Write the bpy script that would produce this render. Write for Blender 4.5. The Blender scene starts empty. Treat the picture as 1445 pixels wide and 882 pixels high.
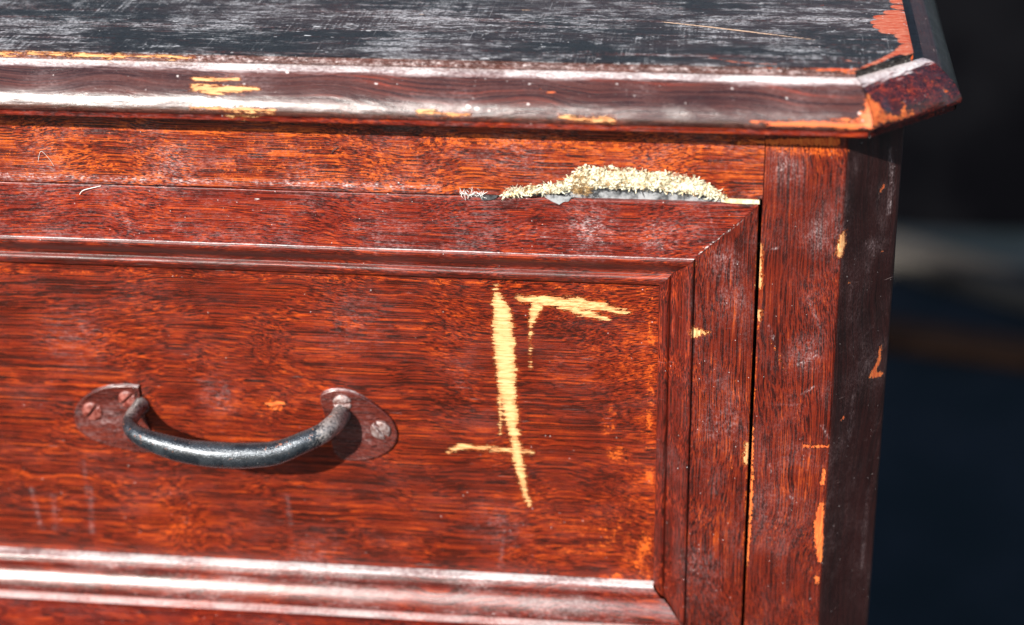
import bpy, math, random
import numpy as np
from mathutils import Matrix, Vector
random.seed(4)
scene = bpy.context.scene

# ---------------------------------------------------------------- camera, light, exposure
H = 0.78                      # height of the top edge of the drawer above the ground (m)
cam_data = bpy.data.cameras.new('camera')
cam = bpy.data.objects.new('camera', cam_data)
scene.collection.objects.link(cam)
pitch, yaw, roll = math.radians(24.93), math.radians(-7.12), math.radians(0.876)
fwd = Vector((math.sin(yaw) * math.cos(pitch), math.cos(yaw) * math.cos(pitch), -math.sin(pitch)))
rgt = Vector((math.cos(yaw), -math.sin(yaw), 0))
dwn = fwd.cross(rgt)
r2 = math.cos(roll) * rgt + math.sin(roll) * dwn
d2 = -math.sin(roll) * rgt + math.cos(roll) * dwn
m = Matrix((r2, -d2, -fwd)).transposed().to_4x4()
m.translation = Vector((-0.0097, -0.7786, 0.3096 + H))
cam.matrix_world = m
cam_data.sensor_width = 36
cam_data.lens = 68.74
cam_data.clip_start = 0.02
cam_data.clip_end = 500
cam_data.dof.use_dof = True
cam_data.dof.focus_distance = 0.858
cam_data.dof.aperture_fstop = 3.8
scene.camera = cam

SUN_AZ, SUN_EL = math.radians(27), math.atan(0.645 * math.cos(math.radians(27)))
world = bpy.data.worlds.new('World')
scene.world = world
world.use_nodes = True
wn = world.node_tree.nodes
sky = wn.new('ShaderNodeTexSky')
sky.sky_type = 'NISHITA'
sky.sun_disc = False
sky.sun_elevation = SUN_EL
sky.sun_rotation = math.pi + SUN_AZ
wn['Background'].inputs['Strength'].default_value = 0.09
world.node_tree.links.new(sky.outputs[0], wn['Background'].inputs['Color'])
sd = bpy.data.lights.new('sun', 'SUN')
sd.energy = 5.0
sd.angle = math.radians(0.5)
sd.color = (1.0, 0.955, 0.89)
sun = bpy.data.objects.new('sun', sd)
scene.collection.objects.link(sun)
to_sun = Vector((-math.sin(SUN_AZ) * math.cos(SUN_EL), -math.cos(SUN_AZ) * math.cos(SUN_EL), math.sin(SUN_EL)))
sun.rotation_euler = to_sun.to_track_quat('Z', 'Y').to_euler()
sun.location = (-2, -3, 4)
scene.view_settings.view_transform = 'Standard'
scene.view_settings.look = 'None'
scene.view_settings.exposure = 0.82
scene.view_settings.gamma = 1

# ---------------------------------------------------------------- wear marks: strokes on the real surfaces
# (kind, strength, [(x, y, z, radius), ...]) in cm, origin at the drawer's top right corner
MARKS = [
('chip',1.00,[(-11.45,0.75,-4.64,0.091)]),
('chip',1.00,[(-11.43,0.75,-5.16,0.212),(-11.25,0.75,-5.85,0.394),(-11.20,0.75,-6.90,0.470),(-11.13,0.75,-8.32,0.470),(-11.06,0.75,-9.75,0.394),(-10.91,0.75,-11.02,0.318),(-10.73,0.75,-12.31,0.242),(-10.58,0.75,-13.61,0.212),(-10.49,0.75,-14.09,0.212)]),
('chip',1.00,[(-10.49,0.75,-14.09,0.212),(-10.33,0.75,-14.92,0.121),(-10.11,0.75,-15.74,0.106)]),
('chip',1.00,[(-10.45,0.75,-5.19,0.152),(-9.27,0.75,-5.21,0.242),(-7.85,0.75,-5.29,0.242),(-6.75,0.75,-5.39,0.212),(-6.12,0.75,-5.57,0.152),(-5.61,0.75,-5.65,0.076)]),
('chip',1.00,[(-8.64,0.75,-5.39,0.182),(-7.69,0.75,-5.70,0.182),(-6.49,0.75,-6.00,0.076)]),
('chip',1.00,[(-9.69,0.75,-5.51,0.273),(-9.82,0.75,-6.00,0.182),(-9.95,0.75,-6.43,0.091),(-9.99,0.75,-7.20,0.030),(-9.97,0.75,-8.62,0.000)]),
('chip',1.00,[(-13.82,0.75,-13.10,0.076),(-13.28,0.75,-12.81,0.136),(-12.79,0.75,-12.86,0.091),(-11.63,0.75,-12.84,0.091),(-10.81,0.75,-12.94,0.091),(-9.92,0.75,-12.94,0.061)]),
('chip',1.00,[(-11.39,0.75,-10.13,0.091),(-11.39,0.75,-12.04,0.024)]),
('orange',1.00,[(-22.42,0.75,-11.02,0.006),(-21.95,0.75,-11.00,0.091),(-21.47,0.75,-10.91,0.045)]),
('orange',1.00,[(-22.08,0.75,-10.49,0.003),(-21.97,0.75,-11.37,0.030)]),
('wear',1.00,[(-21.88,0.75,-11.04,0.788)]),
('wear',0.60,[(-22.22,0.75,-11.09,1.818)]),
('wear',0.95,[(-6.46,0.75,-10.81,0.667),(-6.12,0.75,-12.81,0.727)]),
('wear',0.55,[(-5.03,0.75,-4.39,1.212),(-5.10,0.75,-11.29,1.091),(-5.17,0.75,-18.87,1.818)]),
('wear',1.00,[(-4.56,0.75,-4.47,0.273),(-4.52,0.75,-19.42,0.364)]),
('wear',1.00,[(-4.33,0.75,-14.97,0.364),(-4.99,0.75,-19.33,0.485),(-7.00,0.75,-19.57,0.242)]),
('wear',0.75,[(-8.68,0.75,-17.51,2.121),(-5.68,0.75,-17.34,2.424)]),
('wear',0.55,[(-20.09,0.75,-9.08,1.818),(-23.99,0.75,-12.22,2.424)]),
('wear',0.40,[(-11.67,0.75,-15.37,1.818)]),
('wear',0.35,[(-26.33,0.75,-7.90,4.242),(-33.32,0.75,-12.68,3.636)]),
('wear',0.55,[(-27.88,0.75,-17.44,2.727)]),
('wear',0.70,[(-34.38,0.75,-4.68,0.303),(-15.95,0.75,-4.50,0.303),(-4.56,0.75,-4.47,0.303)]),
('wear',0.75,[(-33.33,0.00,1.35,2.273),(-23.73,0.00,1.30,2.273),(-13.74,0.00,1.28,2.121)]),
('wear',0.80,[(-31.34,0.00,1.74,1.515),(-28.89,0.00,0.65,1.818)]),
('wear',0.80,[(-33.16,0.00,2.64,0.364),(3.03,0.00,2.74,0.364)]),
('wear',1.00,[(-14.32,0.00,2.52,0.485),(-5.24,0.00,2.50,0.545),(3.34,0.00,2.46,0.424)]),
('wear',0.60,[(-6.73,0.00,1.91,1.091),(-0.44,0.00,1.37,1.091)]),
('wear',0.45,[(-33.70,0.00,-1.53,1.818),(-18.22,0.00,-1.34,1.515)]),
('wear',0.90,[(0.06,0.00,-0.06,0.273),(-0.02,0.00,-21.21,0.273)]),
('wear',0.50,[(2.48,0.00,-3.59,1.212),(1.82,0.00,-9.12,1.515),(2.23,0.00,-17.95,2.121)]),
('wear',0.45,[(-1.34,0.00,-7.86,1.818),(-1.39,0.00,-16.63,1.818)]),
('chip',1.00,[(-2.73,0.00,-5.98,0.121),(-2.63,0.00,-6.15,0.242),(-2.32,0.00,-6.17,0.121),(-2.01,0.00,-6.15,0.030)]),
('chip',1.00,[(-2.77,0.00,-2.93,0.076)]),
('chip',1.00,[(-0.14,0.00,-11.65,0.121),(-0.17,0.00,-12.64,0.091)]),
('chip',1.00,[(0.07,0.00,-1.86,0.061),(0.08,0.00,-3.52,0.106),(0.09,0.00,-3.82,0.121)]),
('chip',1.00,[(0.17,0.00,-5.04,0.091),(0.15,0.00,-5.44,0.061)]),
('orange',1.00,[(0.07,0.00,-10.63,0.045),(0.17,0.00,-15.03,0.076),(0.09,0.00,-18.08,0.045)]),
('chip',1.00,[(3.61,0.00,-1.24,0.121),(3.58,0.00,-1.73,0.212),(3.48,0.00,-2.16,0.152)]),
('chip',1.00,[(3.81,0.00,-1.17,0.152),(3.78,0.00,-1.72,0.091)]),
('orange',1.00,[(3.59,0.00,-3.48,0.085)]),
('orange',1.00,[(2.38,0.00,-11.60,0.061),(3.45,0.00,-11.54,0.061)]),
('orange',1.00,[(3.35,0.00,-12.71,0.061),(3.33,0.00,-13.45,0.106)]),
('orange',1.00,[(3.32,0.00,-14.56,0.121),(3.25,0.00,-15.61,0.212),(3.33,0.00,-16.54,0.212),(3.41,0.00,-17.57,0.091)]),
('orange',1.00,[(3.33,0.00,-18.46,0.091),(3.34,0.00,-18.73,0.091)]),
('orange',1.00,[(0.62,0.00,-6.25,0.009),(1.05,0.00,-7.06,0.018),(1.50,0.00,-8.08,0.009)]),
('orange',1.00,[(3.02,0.00,2.89,0.182),(-1.38,0.00,2.77,0.091)]),
('white',1.00,[(-21.99,0.00,-0.46,0.024),(-21.80,0.00,-0.50,0.024)]),
('white',1.00,[(-22.07,0.00,-0.63,0.024),(-21.75,0.00,-0.66,0.024)]),
('white',1.00,[(-22.13,0.00,-0.80,0.024),(-21.72,0.00,-0.83,0.024)]),
('white',1.00,[(-22.16,0.00,-1.00,0.024),(-21.71,0.00,-1.03,0.024)]),
('white',1.00,[(-22.19,0.00,-1.20,0.024),(-21.71,0.00,-1.23,0.024)]),
('white',1.00,[(-9.73,0.00,-1.98,0.012),(-9.33,0.00,-1.83,0.018),(-8.93,0.00,-1.85,0.012)]),
('white',1.00,[(-31.48,0.00,0.57,0.009),(-31.20,0.00,0.71,0.021),(-30.93,0.00,0.25,0.009)]),
('white',1.00,[(-25.31,0.00,1.35,0.012),(-24.94,0.00,1.17,0.024)]),
('white',1.00,[(-25.35,0.00,0.20,0.018),(-25.03,0.00,0.11,0.045)]),
('dust',0.90,[(1.91,0.00,-7.54,0.091),(2.80,0.00,-6.98,0.055)]),
('dust',0.90,[(2.19,0.00,-8.96,0.091),(2.73,0.00,-8.55,0.055)]),
('dust',0.80,[(0.60,0.00,-9.57,0.061),(2.00,0.00,-9.54,0.036)]),
('dust',0.80,[(-2.10,0.00,-8.63,0.061),(-1.01,0.00,-8.27,0.036)]),
('dust',0.70,[(0.59,0.00,-5.70,0.121),(0.84,0.00,-6.38,0.073)]),
('dust',0.40,[(2.21,0.00,-4.28,0.182),(2.90,0.00,-5.95,0.109)]),
('dust',0.70,[(3.14,0.00,-10.48,0.091),(3.55,0.00,-11.25,0.055)]),
('dust',0.80,[(0.44,0.00,-2.08,0.061),(0.89,0.00,-1.99,0.036)]),
('dust',0.40,[(5.83,0.00,-13.60,0.091),(6.06,0.00,-14.70,0.055)]),
('dust',0.40,[(-2.17,0.00,-0.46,0.091),(-1.83,0.00,-1.76,0.055)]),
('dust',0.90,[(1.93,0.00,-14.19,0.121),(2.07,0.00,-14.40,0.073)]),
('dust',0.60,[(0.88,0.00,-12.59,0.091),(1.02,0.00,-13.05,0.055)]),
('dust',0.60,[(-4.81,0.00,-2.03,0.273),(-4.68,0.00,-2.26,0.164)]),
('orange',1.00,[(5.09,1.59,0.06,0.045),(5.23,1.73,0.30,0.091)]),
('orange',1.00,[(5.35,1.85,-2.78,0.061)]),
('orange',1.00,[(5.64,2.14,-7.55,0.076),(5.59,2.09,-8.24,0.106),(5.30,1.80,-8.81,0.152)]),
('orange',1.00,[(5.74,2.24,-8.94,0.121),(5.37,1.87,-8.85,0.121)]),
('orange',1.00,[(3.98,0.48,-3.68,0.061)]),
('orange',1.00,[(3.99,0.49,-10.42,0.061),(4.09,0.59,-10.39,0.061)]),
('dust',0.80,[(5.41,1.91,1.89,0.152),(5.57,2.07,0.93,0.242),(5.58,2.08,-1.04,0.182)]),
('dust',0.45,[(5.52,2.02,-14.79,0.121),(5.52,2.02,-17.46,0.273),(5.49,1.99,-19.00,0.152)]),
('dust',0.30,[(4.70,1.20,-2.20,0.424),(5.29,1.79,-2.43,0.424)]),
('dust',0.35,[(4.49,0.99,-9.51,0.242),(4.42,0.92,-11.64,0.242)]),
('dust',0.50,[(-7.02,0.00,-1.28,1.818)]),
('dust',0.45,[(-4.42,0.00,-1.69,1.515)]),
('dust',0.40,[(-7.32,0.00,-2.29,1.212)]),
('dust',0.50,[(1.03,0.00,1.73,1.364)]),
('dust',0.45,[(2.66,0.00,-1.27,1.515)]),
('dust',0.40,[(-1.50,0.00,-2.74,1.212)]),
('dust',0.30,[(-1.14,0.00,-4.41,0.909)]),
('dust',0.30,[(-25.68,0.00,0.75,1.818)]),
('dust',0.35,[(2.34,0.00,-7.00,1.212)]),
('dust',0.30,[(-1.57,0.00,-10.71,1.818)]),
('dust',0.25,[(1.96,0.00,-11.98,1.515)]),
('dust',0.20,[(-16.35,0.00,-1.94,2.424)]),
('dust',0.60,[(-25.60,0.00,-1.96,0.424)]),
('dust',0.40,[(-27.86,0.00,-1.94,0.485)]),
('dust',0.25,[(-2.00,0.00,-18.20,1.818)]),
('dust',0.20,[(1.46,0.00,-14.96,2.424)]),
('dust',0.35,[(-31.52,0.00,0.24,2.121)]),
('dust',0.22,[(-19.68,0.00,0.61,1.818)]),
('dust',0.25,[(-10.36,0.00,2.19,2.121)]),
('dust',0.90,[(-33.46,0.00,0.31,0.273),(-23.81,0.00,0.31,0.273),(-13.77,0.00,0.33,0.212)]),
('white',1.00,[(-0.20,0.00,-0.30,0.015),(-1.25,0.00,-1.25,0.027),(-2.13,0.00,-2.00,0.027),(-2.57,0.00,-2.45,0.012)]),
('dust',0.28,[(-31.41,0.75,-8.12,2.727)]),
('dust',0.25,[(-11.70,0.75,-16.91,2.121)]),
('dust',0.20,[(-17.98,0.75,-6.48,2.727)]),
('dust',0.35,[(-24.55,0.75,-10.75,1.515)]),
('dust',0.30,[(-17.61,0.75,-12.65,1.515)]),
('dust',0.15,[(-8.33,0.75,-8.55,1.818)]),
('dust',0.30,[(-20.34,0.75,-19.39,2.424)]),
('dust',0.12,[(-13.18,0.75,-8.77,1.515)]),
('dust',0.40,[(-34.27,0.75,-16.22,0.212),(-34.07,0.75,-18.39,0.212)]),
('dust',0.35,[(-33.25,0.75,-16.56,0.242),(-33.36,0.75,-18.47,0.242)]),
('dust',0.40,[(-31.32,0.75,-16.06,0.242),(-31.51,0.75,-18.45,0.242)]),
('dust',0.30,[(-31.50,0.75,-14.51,0.182),(-31.51,0.75,-16.46,0.182)]),
('dust',0.30,[(-21.69,0.75,-15.92,0.212),(-21.61,0.75,-17.48,0.212)]),
('dust',0.40,[(-11.29,0.75,-16.70,0.182),(-11.54,0.75,-19.25,0.182)]),
('chip',1.00,[(-23.83,-1.26,5.39,0.091),(-23.07,-1.25,5.37,0.121),(-22.01,-1.22,5.39,0.076)]),
('chip',1.00,[(-23.84,-1.53,5.10,0.121),(-23.00,-1.63,5.03,0.197),(-21.80,-1.55,5.07,0.152),(-21.12,-1.60,5.07,0.076)]),
('chip',1.00,[(-23.86,-2.05,4.37,0.045),(-22.04,-2.04,4.35,0.061),(-20.37,-2.05,4.31,0.091)]),
('chip',1.00,[(-22.34,-1.90,4.05,0.061),(-21.64,-1.93,4.01,0.091),(-20.85,-1.99,4.09,0.061)]),
('chip',1.00,[(-14.23,-2.00,4.46,0.036),(-12.75,-2.03,4.38,0.076),(-12.01,-2.03,4.34,0.036)]),
('chip',1.00,[(-8.34,-2.00,4.37,0.036),(-7.61,-2.03,4.31,0.091),(-6.13,-2.03,4.32,0.091)]),
('chip',1.00,[(-33.05,0.82,5.80,0.061),(-25.75,0.74,5.80,0.091),(-22.10,0.51,5.80,0.091),(-18.86,0.45,5.80,0.036)]),
('orange',1.00,[(-0.54,-2.00,4.37,0.076),(1.46,-2.02,4.34,0.106),(2.88,-2.04,4.35,0.152),(4.14,-2.01,4.44,0.242)]),
('orange',1.00,[(4.15,-1.26,5.39,0.091),(4.32,-1.59,5.08,0.303),(4.33,-1.88,4.67,0.394)]),
('orange',1.00,[(4.05,-1.94,4.59,0.212),(3.85,-1.81,4.78,0.091)]),
('orange',1.00,[(4.51,-1.39,4.96,0.182),(4.76,-1.49,4.55,0.212),(5.33,-1.02,4.37,0.106),(6.10,-0.29,4.32,0.045)]),
('orange',1.00,[(5.47,-0.48,4.89,0.024),(5.66,-0.54,4.64,0.061),(5.64,-0.73,4.37,0.061)]),
('orange',1.00,[(7.48,1.40,4.77,0.076)]),
('wear',0.60,[(5.17,-0.33,5.22,1.212),(7.01,1.18,5.01,0.909)]),
('orange',1.00,[(-8.68,-1.47,5.19,0.024),(-9.28,-1.32,5.34,0.030)]),
('wear',0.30,[(-32.08,-2.51,3.90,0.424),(3.47,-1.90,3.90,0.424)]),
('white',1.00,[(-24.62,-1.17,5.46,0.055),(-24.57,-1.17,5.45,0.036)]),
('white',1.00,[(-19.94,-0.93,5.65,0.064),(-19.88,-0.95,5.65,0.042)]),
('white',1.00,[(-9.69,-1.13,5.48,0.055),(-9.64,-1.13,5.46,0.036)]),
('white',1.00,[(0.86,-1.43,5.24,0.058),(0.90,-1.42,5.22,0.039)]),
('white',1.00,[(3.76,-1.82,4.82,0.073),(3.82,-1.82,4.80,0.048)]),
('white',1.00,[(-6.09,-1.08,5.55,0.045),(-6.05,-1.07,5.54,0.030)]),
('white',1.00,[(-5.33,-1.48,5.19,0.036),(-5.30,-1.47,5.17,0.024)]),
('white',1.00,[(0.23,-1.36,5.29,0.036),(0.25,-1.35,5.27,0.024)]),
('white',1.00,[(2.57,-1.45,5.17,0.027),(2.59,-1.50,5.17,0.018)]),
('white',1.00,[(2.91,-1.40,5.22,0.027),(2.93,-1.44,5.22,0.018)]),
('white',1.00,[(-16.12,-1.24,5.35,0.036),(-16.08,-1.28,5.35,0.024)]),
('white',1.00,[(-9.68,-1.81,4.82,0.045),(-9.64,-1.80,4.80,0.030)]),
('white',1.00,[(-12.17,-1.88,4.69,0.091),(-12.10,-1.88,4.67,0.061)]),
('white',1.00,[(-11.81,-1.94,4.62,0.073),(-11.75,-1.94,4.61,0.048)]),
('white',1.00,[(-11.28,-1.95,4.55,0.055),(-11.24,-1.94,4.53,0.036)]),
('white',1.00,[(-21.71,-1.37,5.26,0.045),(-21.66,-1.41,5.26,0.030)]),
('white',1.00,[(-1.36,-1.14,5.48,0.036),(-1.33,-1.14,5.46,0.024)]),
('orange',1.00,[(5.93,9.68,6.20,0.394),(5.93,9.68,6.20,0.394)]),
('orange',1.00,[(5.91,8.76,6.20,0.394),(5.94,8.76,6.20,0.394)]),
('orange',1.00,[(5.54,7.83,6.20,0.394),(5.95,7.86,6.20,0.394)]),
('orange',1.00,[(5.06,7.03,6.20,0.394),(5.93,7.09,6.20,0.394)]),
('orange',1.00,[(4.90,6.25,6.20,0.394),(5.91,6.32,6.20,0.394)]),
('orange',1.00,[(4.99,5.61,6.20,0.394),(5.90,5.68,6.20,0.394)]),
('orange',1.00,[(5.20,4.99,6.20,0.394),(5.89,5.04,6.20,0.394)]),
('orange',1.00,[(5.82,4.31,6.20,0.394),(5.91,4.31,6.20,0.394)]),
('orange',1.00,[(5.92,3.60,6.20,0.394),(5.92,3.60,6.20,0.394)]),
('orange',1.00,[(5.93,2.79,6.20,0.394),(5.93,2.79,6.20,0.394)]),
('orange',1.00,[(5.74,2.08,6.20,0.394),(5.94,2.10,6.20,0.394)]),
('orange',1.00,[(5.83,2.98,6.20,0.182),(5.28,1.75,6.20,0.152),(4.59,0.73,6.20,0.091),(3.68,-0.47,6.20,0.061)]),
('orange',1.00,[(3.62,-0.48,6.20,0.121),(1.11,-0.52,6.20,0.091),(-2.64,-0.57,6.20,0.079),(-6.41,-0.66,6.20,0.073),(-12.89,-0.76,6.20,0.045)]),
('chip',1.00,[(-4.53,5.69,6.20,0.048),(-2.50,5.08,6.20,0.073),(-0.65,4.47,6.20,0.067),(2.05,3.52,6.20,0.036)]),
('chip',1.00,[(-15.43,6.13,6.20,0.045),(-15.18,6.15,6.20,0.030)]),
('chip',1.00,[(-10.97,7.12,6.20,0.030),(-10.32,7.06,6.20,0.030)]),
('orange',1.00,[(2.48,8.75,6.20,0.076)]),
('orange',1.00,[(-2.38,0.70,6.20,0.045),(-1.20,0.11,6.20,0.045),(0.54,-0.05,6.20,0.024)]),
('orange',1.00,[(3.01,0.90,6.20,0.030),(3.86,0.39,6.20,0.030)]),
('white',1.00,[(-11.80,-0.19,6.20,0.068),(-11.51,-0.17,6.20,0.068)]),
('white',1.00,[(-10.11,-0.17,6.20,0.055),(-9.88,-0.15,6.20,0.055)]),
('white',1.00,[(-11.00,1.55,6.20,0.041),(-10.82,1.56,6.20,0.041)]),
('white',1.00,[(-10.78,1.97,6.20,0.041),(-10.60,1.99,6.20,0.041)]),
('white',1.00,[(-6.30,0.60,6.20,0.041),(-6.12,0.62,6.20,0.041)]),
('white',1.00,[(-5.74,1.43,6.20,0.034),(-5.60,1.45,6.20,0.034)]),
('white',1.00,[(-14.94,-1.11,6.20,0.082),(-14.59,-1.08,6.20,0.082)]),
('white',1.00,[(-13.92,1.74,6.20,0.027),(-13.80,1.75,6.20,0.027)]),
('white',1.00,[(-11.40,2.03,6.20,0.041),(-11.22,2.04,6.20,0.041)]),
('white',1.00,[(-24.95,7.07,6.20,0.041),(-24.76,7.08,6.20,0.041)]),
('dust',0.60,[(-30.85,3.93,6.20,4.848)]),
('dust',0.50,[(-24.20,3.31,6.20,4.545)]),
('dust',0.70,[(-15.72,1.82,6.20,2.727)]),
('dust',0.60,[(-14.54,6.20,6.20,3.636)]),
('dust',0.40,[(-8.74,5.50,6.20,3.030)]),
('dust',0.35,[(1.14,2.04,6.20,1.818)]),
('dust',0.25,[(-2.52,5.94,6.20,3.636)]),
('dust',0.20,[(2.42,6.29,6.20,1.212)]),
('dust',1.00,[(-32.53,-0.62,5.79,0.364),(-17.71,-0.67,5.78,0.364),(-3.50,-0.59,5.79,0.333),(3.70,-0.54,5.80,0.273)]),
('dust',0.90,[(4.05,-0.43,5.77,0.242),(5.96,2.29,5.80,0.182)]),
('dust',0.30,[(-15.13,-1.93,4.62,0.909),(-12.46,-1.91,4.69,1.212)]),
('dust',0.20,[(-5.19,-1.32,5.29,1.212)]),
('dust',.85,[(-38,-.4,6.0,.3),(-20,-.4,6.0,.3),(3.7,-.4,6.0,.22)]),
('chip',1,[(-38,-.4,5.99,.10),(-28,-.4,6.02,.06),(-24,-.4,6.02,.0)]),
]

def tr(a, lo, hi):
    return np.clip((a - lo) / (hi - lo), 0, 1)

def stroke_dist(P, pts):
    best = np.full(len(P), 1e9)          # distance minus radius
    bestd = np.full(len(P), 1e9)         # distance / radius
    pts = [np.array(p, float) for p in pts]
    if len(pts) == 1:
        pts = pts * 2
    for a, b in zip(pts[:-1], pts[1:]):
        ab = b[:3] - a[:3]
        L2 = float(ab @ ab)
        t = np.clip(((P - a[:3]) @ ab) / L2, 0, 1) if L2 > 1e-9 else np.zeros(len(P))
        d = np.linalg.norm(P - a[:3] - t[:, None] * ab, axis=1)
        r = a[3] + t * (b[3] - a[3])
        best = np.minimum(best, d - r)
        bestd = np.minimum(bestd, d / np.maximum(r, 1e-4))
    return best, bestd

def fields(P):
    """wear attributes of a point cloud P (cm): signed distances for chips, soft amounts for wear and dust"""
    n = len(P)
    f = {k: np.zeros(n) for k in ('chip', 'orange', 'white', 'wear', 'dust')}
    lo, hi = P.min(0), P.max(0)
    for kind, st, pts in MARKS:
        A = np.array(pts)
        pad = A[:, 3].max() + .45
        if np.any(A[:, :3].max(0) + pad < lo) or np.any(A[:, :3].min(0) - pad > hi):
            continue
        near = np.all((P > A[:, :3].min(0) - pad) & (P < A[:, :3].max(0) + pad), axis=1)
        if not near.any():
            continue
        idx = np.nonzero(near)[0]
        d, q = stroke_dist(P[idx], pts)
        if kind in ('chip', 'orange', 'white'):
            v = np.clip(.3 - d, 0, .6)
        else:
            q = np.clip(1 - q, 0, 1)
            v = st * q * q * (3 - 2 * q) if kind == 'dust' else st * np.clip(q * 1.6, 0, 1)
        f[kind][idx] = np.maximum(f[kind][idx], v)
    return f

# ---------------------------------------------------------------- numpy value noise
def vnoise(x, y, seed=0):
    xi, yi = np.floor(x).astype(np.int64), np.floor(y).astype(np.int64)
    fx, fy = x - xi, y - yi
    fx, fy = fx * fx * (3 - 2 * fx), fy * fy * (3 - 2 * fy)
    def h(a, b):
        k = (a * 374761393 + b * 668265263 + seed * 974711) & 0x7fffffff
        k = ((k ^ (k >> 13)) * 1274126177) & 0x7fffffff
        return ((k ^ (k >> 16)) & 0xffff) / 65535.0
    return (h(xi, yi) * (1 - fx) + h(xi + 1, yi) * fx) * (1 - fy) + (h(xi, yi + 1) * (1 - fx) + h(xi + 1, yi + 1) * fx) * fy

def fbm(x, y, seed=0, o=4):
    s, a, t = 0, 1, 0
    for k in range(o):
        s = s + a * (vnoise(x * 2 ** k, y * 2 ** k, seed + k * 17) - .5)
        t += a
        a *= .5
    return s / t

# ---------------------------------------------------------------- mesh building
ROOT = (-23.6, 20.0, -H * 100)       # the dresser's base in cm; all its meshes share this frame
Z0 = np.array(ROOT)

def link_mesh(name, P, faces, mat, parent, smooth=True, marks=True):
    """P in cm (drawer-corner frame), faces as list or (n,4) array"""
    P = np.asarray(P, float)
    me = bpy.data.meshes.new(name)
    V = (P - Z0) / 100
    if isinstance(faces, np.ndarray):
        me.vertices.add(len(V))
        me.vertices.foreach_set('co', V.ravel())
        k = faces.shape[1]
        me.loops.add(len(faces) * k)
        me.loops.foreach_set('vertex_index', faces.ravel())
        me.polygons.add(len(faces))
        me.polygons.foreach_set('loop_start', np.arange(len(faces)) * k)
        me.polygons.foreach_set('loop_total', np.full(len(faces), k))
        me.update(calc_edges=True)
    else:
        me.from_pydata(V.tolist(), [], faces)
    if smooth:
        me.polygons.foreach_set('use_smooth', [True] * len(me.polygons))
    if marks:
        for k, v in fields(P).items():
            at = me.attributes.new(k, 'FLOAT', 'POINT')
            at.data.foreach_set('value', v.astype(np.float32))
    me.materials.append(mat)
    me.validate()
    ob = bpy.data.objects.new(name, me)
    scene.collection.objects.link(ob)
    if parent:
        ob.parent = parent
    return ob

def grid_faces(nu, nv, off=0, flip=False):
    i, j = np.meshgrid(np.arange(nu - 1), np.arange(nv - 1), indexing='ij')
    a = (i * nv + j).ravel() + off
    q = np.stack([a, a + nv, a + nv + 1, a + 1], 1)
    return q[:, ::-1] if flip else q

def grid(name, P, mat, parent, flip=False, **kw):
    """P: (nu, nv, 3)"""
    return link_mesh(name, P.reshape(-1, 3), grid_faces(P.shape[0], P.shape[1], 0, flip), mat, parent, **kw)

def span(a, b, step, coarse_below=None, cstep=1.5):
    if coarse_below is not None and a < coarse_below:
        return np.concatenate([np.linspace(a, coarse_below, max(2, int((coarse_below - a) / cstep)))[:-1],
                               np.linspace(coarse_below, b, max(2, int((b - coarse_below) / step)))])
    return np.linspace(a, b, max(2, int((b - a) / step)))

def box(name, x0, x1, y0, y1, z0, z1, mat, parent, **kw):
    b = [(x0, y0, z0), (x1, y0, z0), (x1, y1, z0), (x0, y1, z0), (x0, y0, z1), (x1, y0, z1), (x1, y1, z1), (x0, y1, z1)]
    f = [(0, 1, 5, 4), (1, 2, 6, 5), (2, 3, 7, 6), (3, 0, 4, 7), (4, 5, 6, 7), (3, 2, 1, 0)]
    return link_mesh(name, b, f, mat, parent, smooth=False, **kw)

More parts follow.
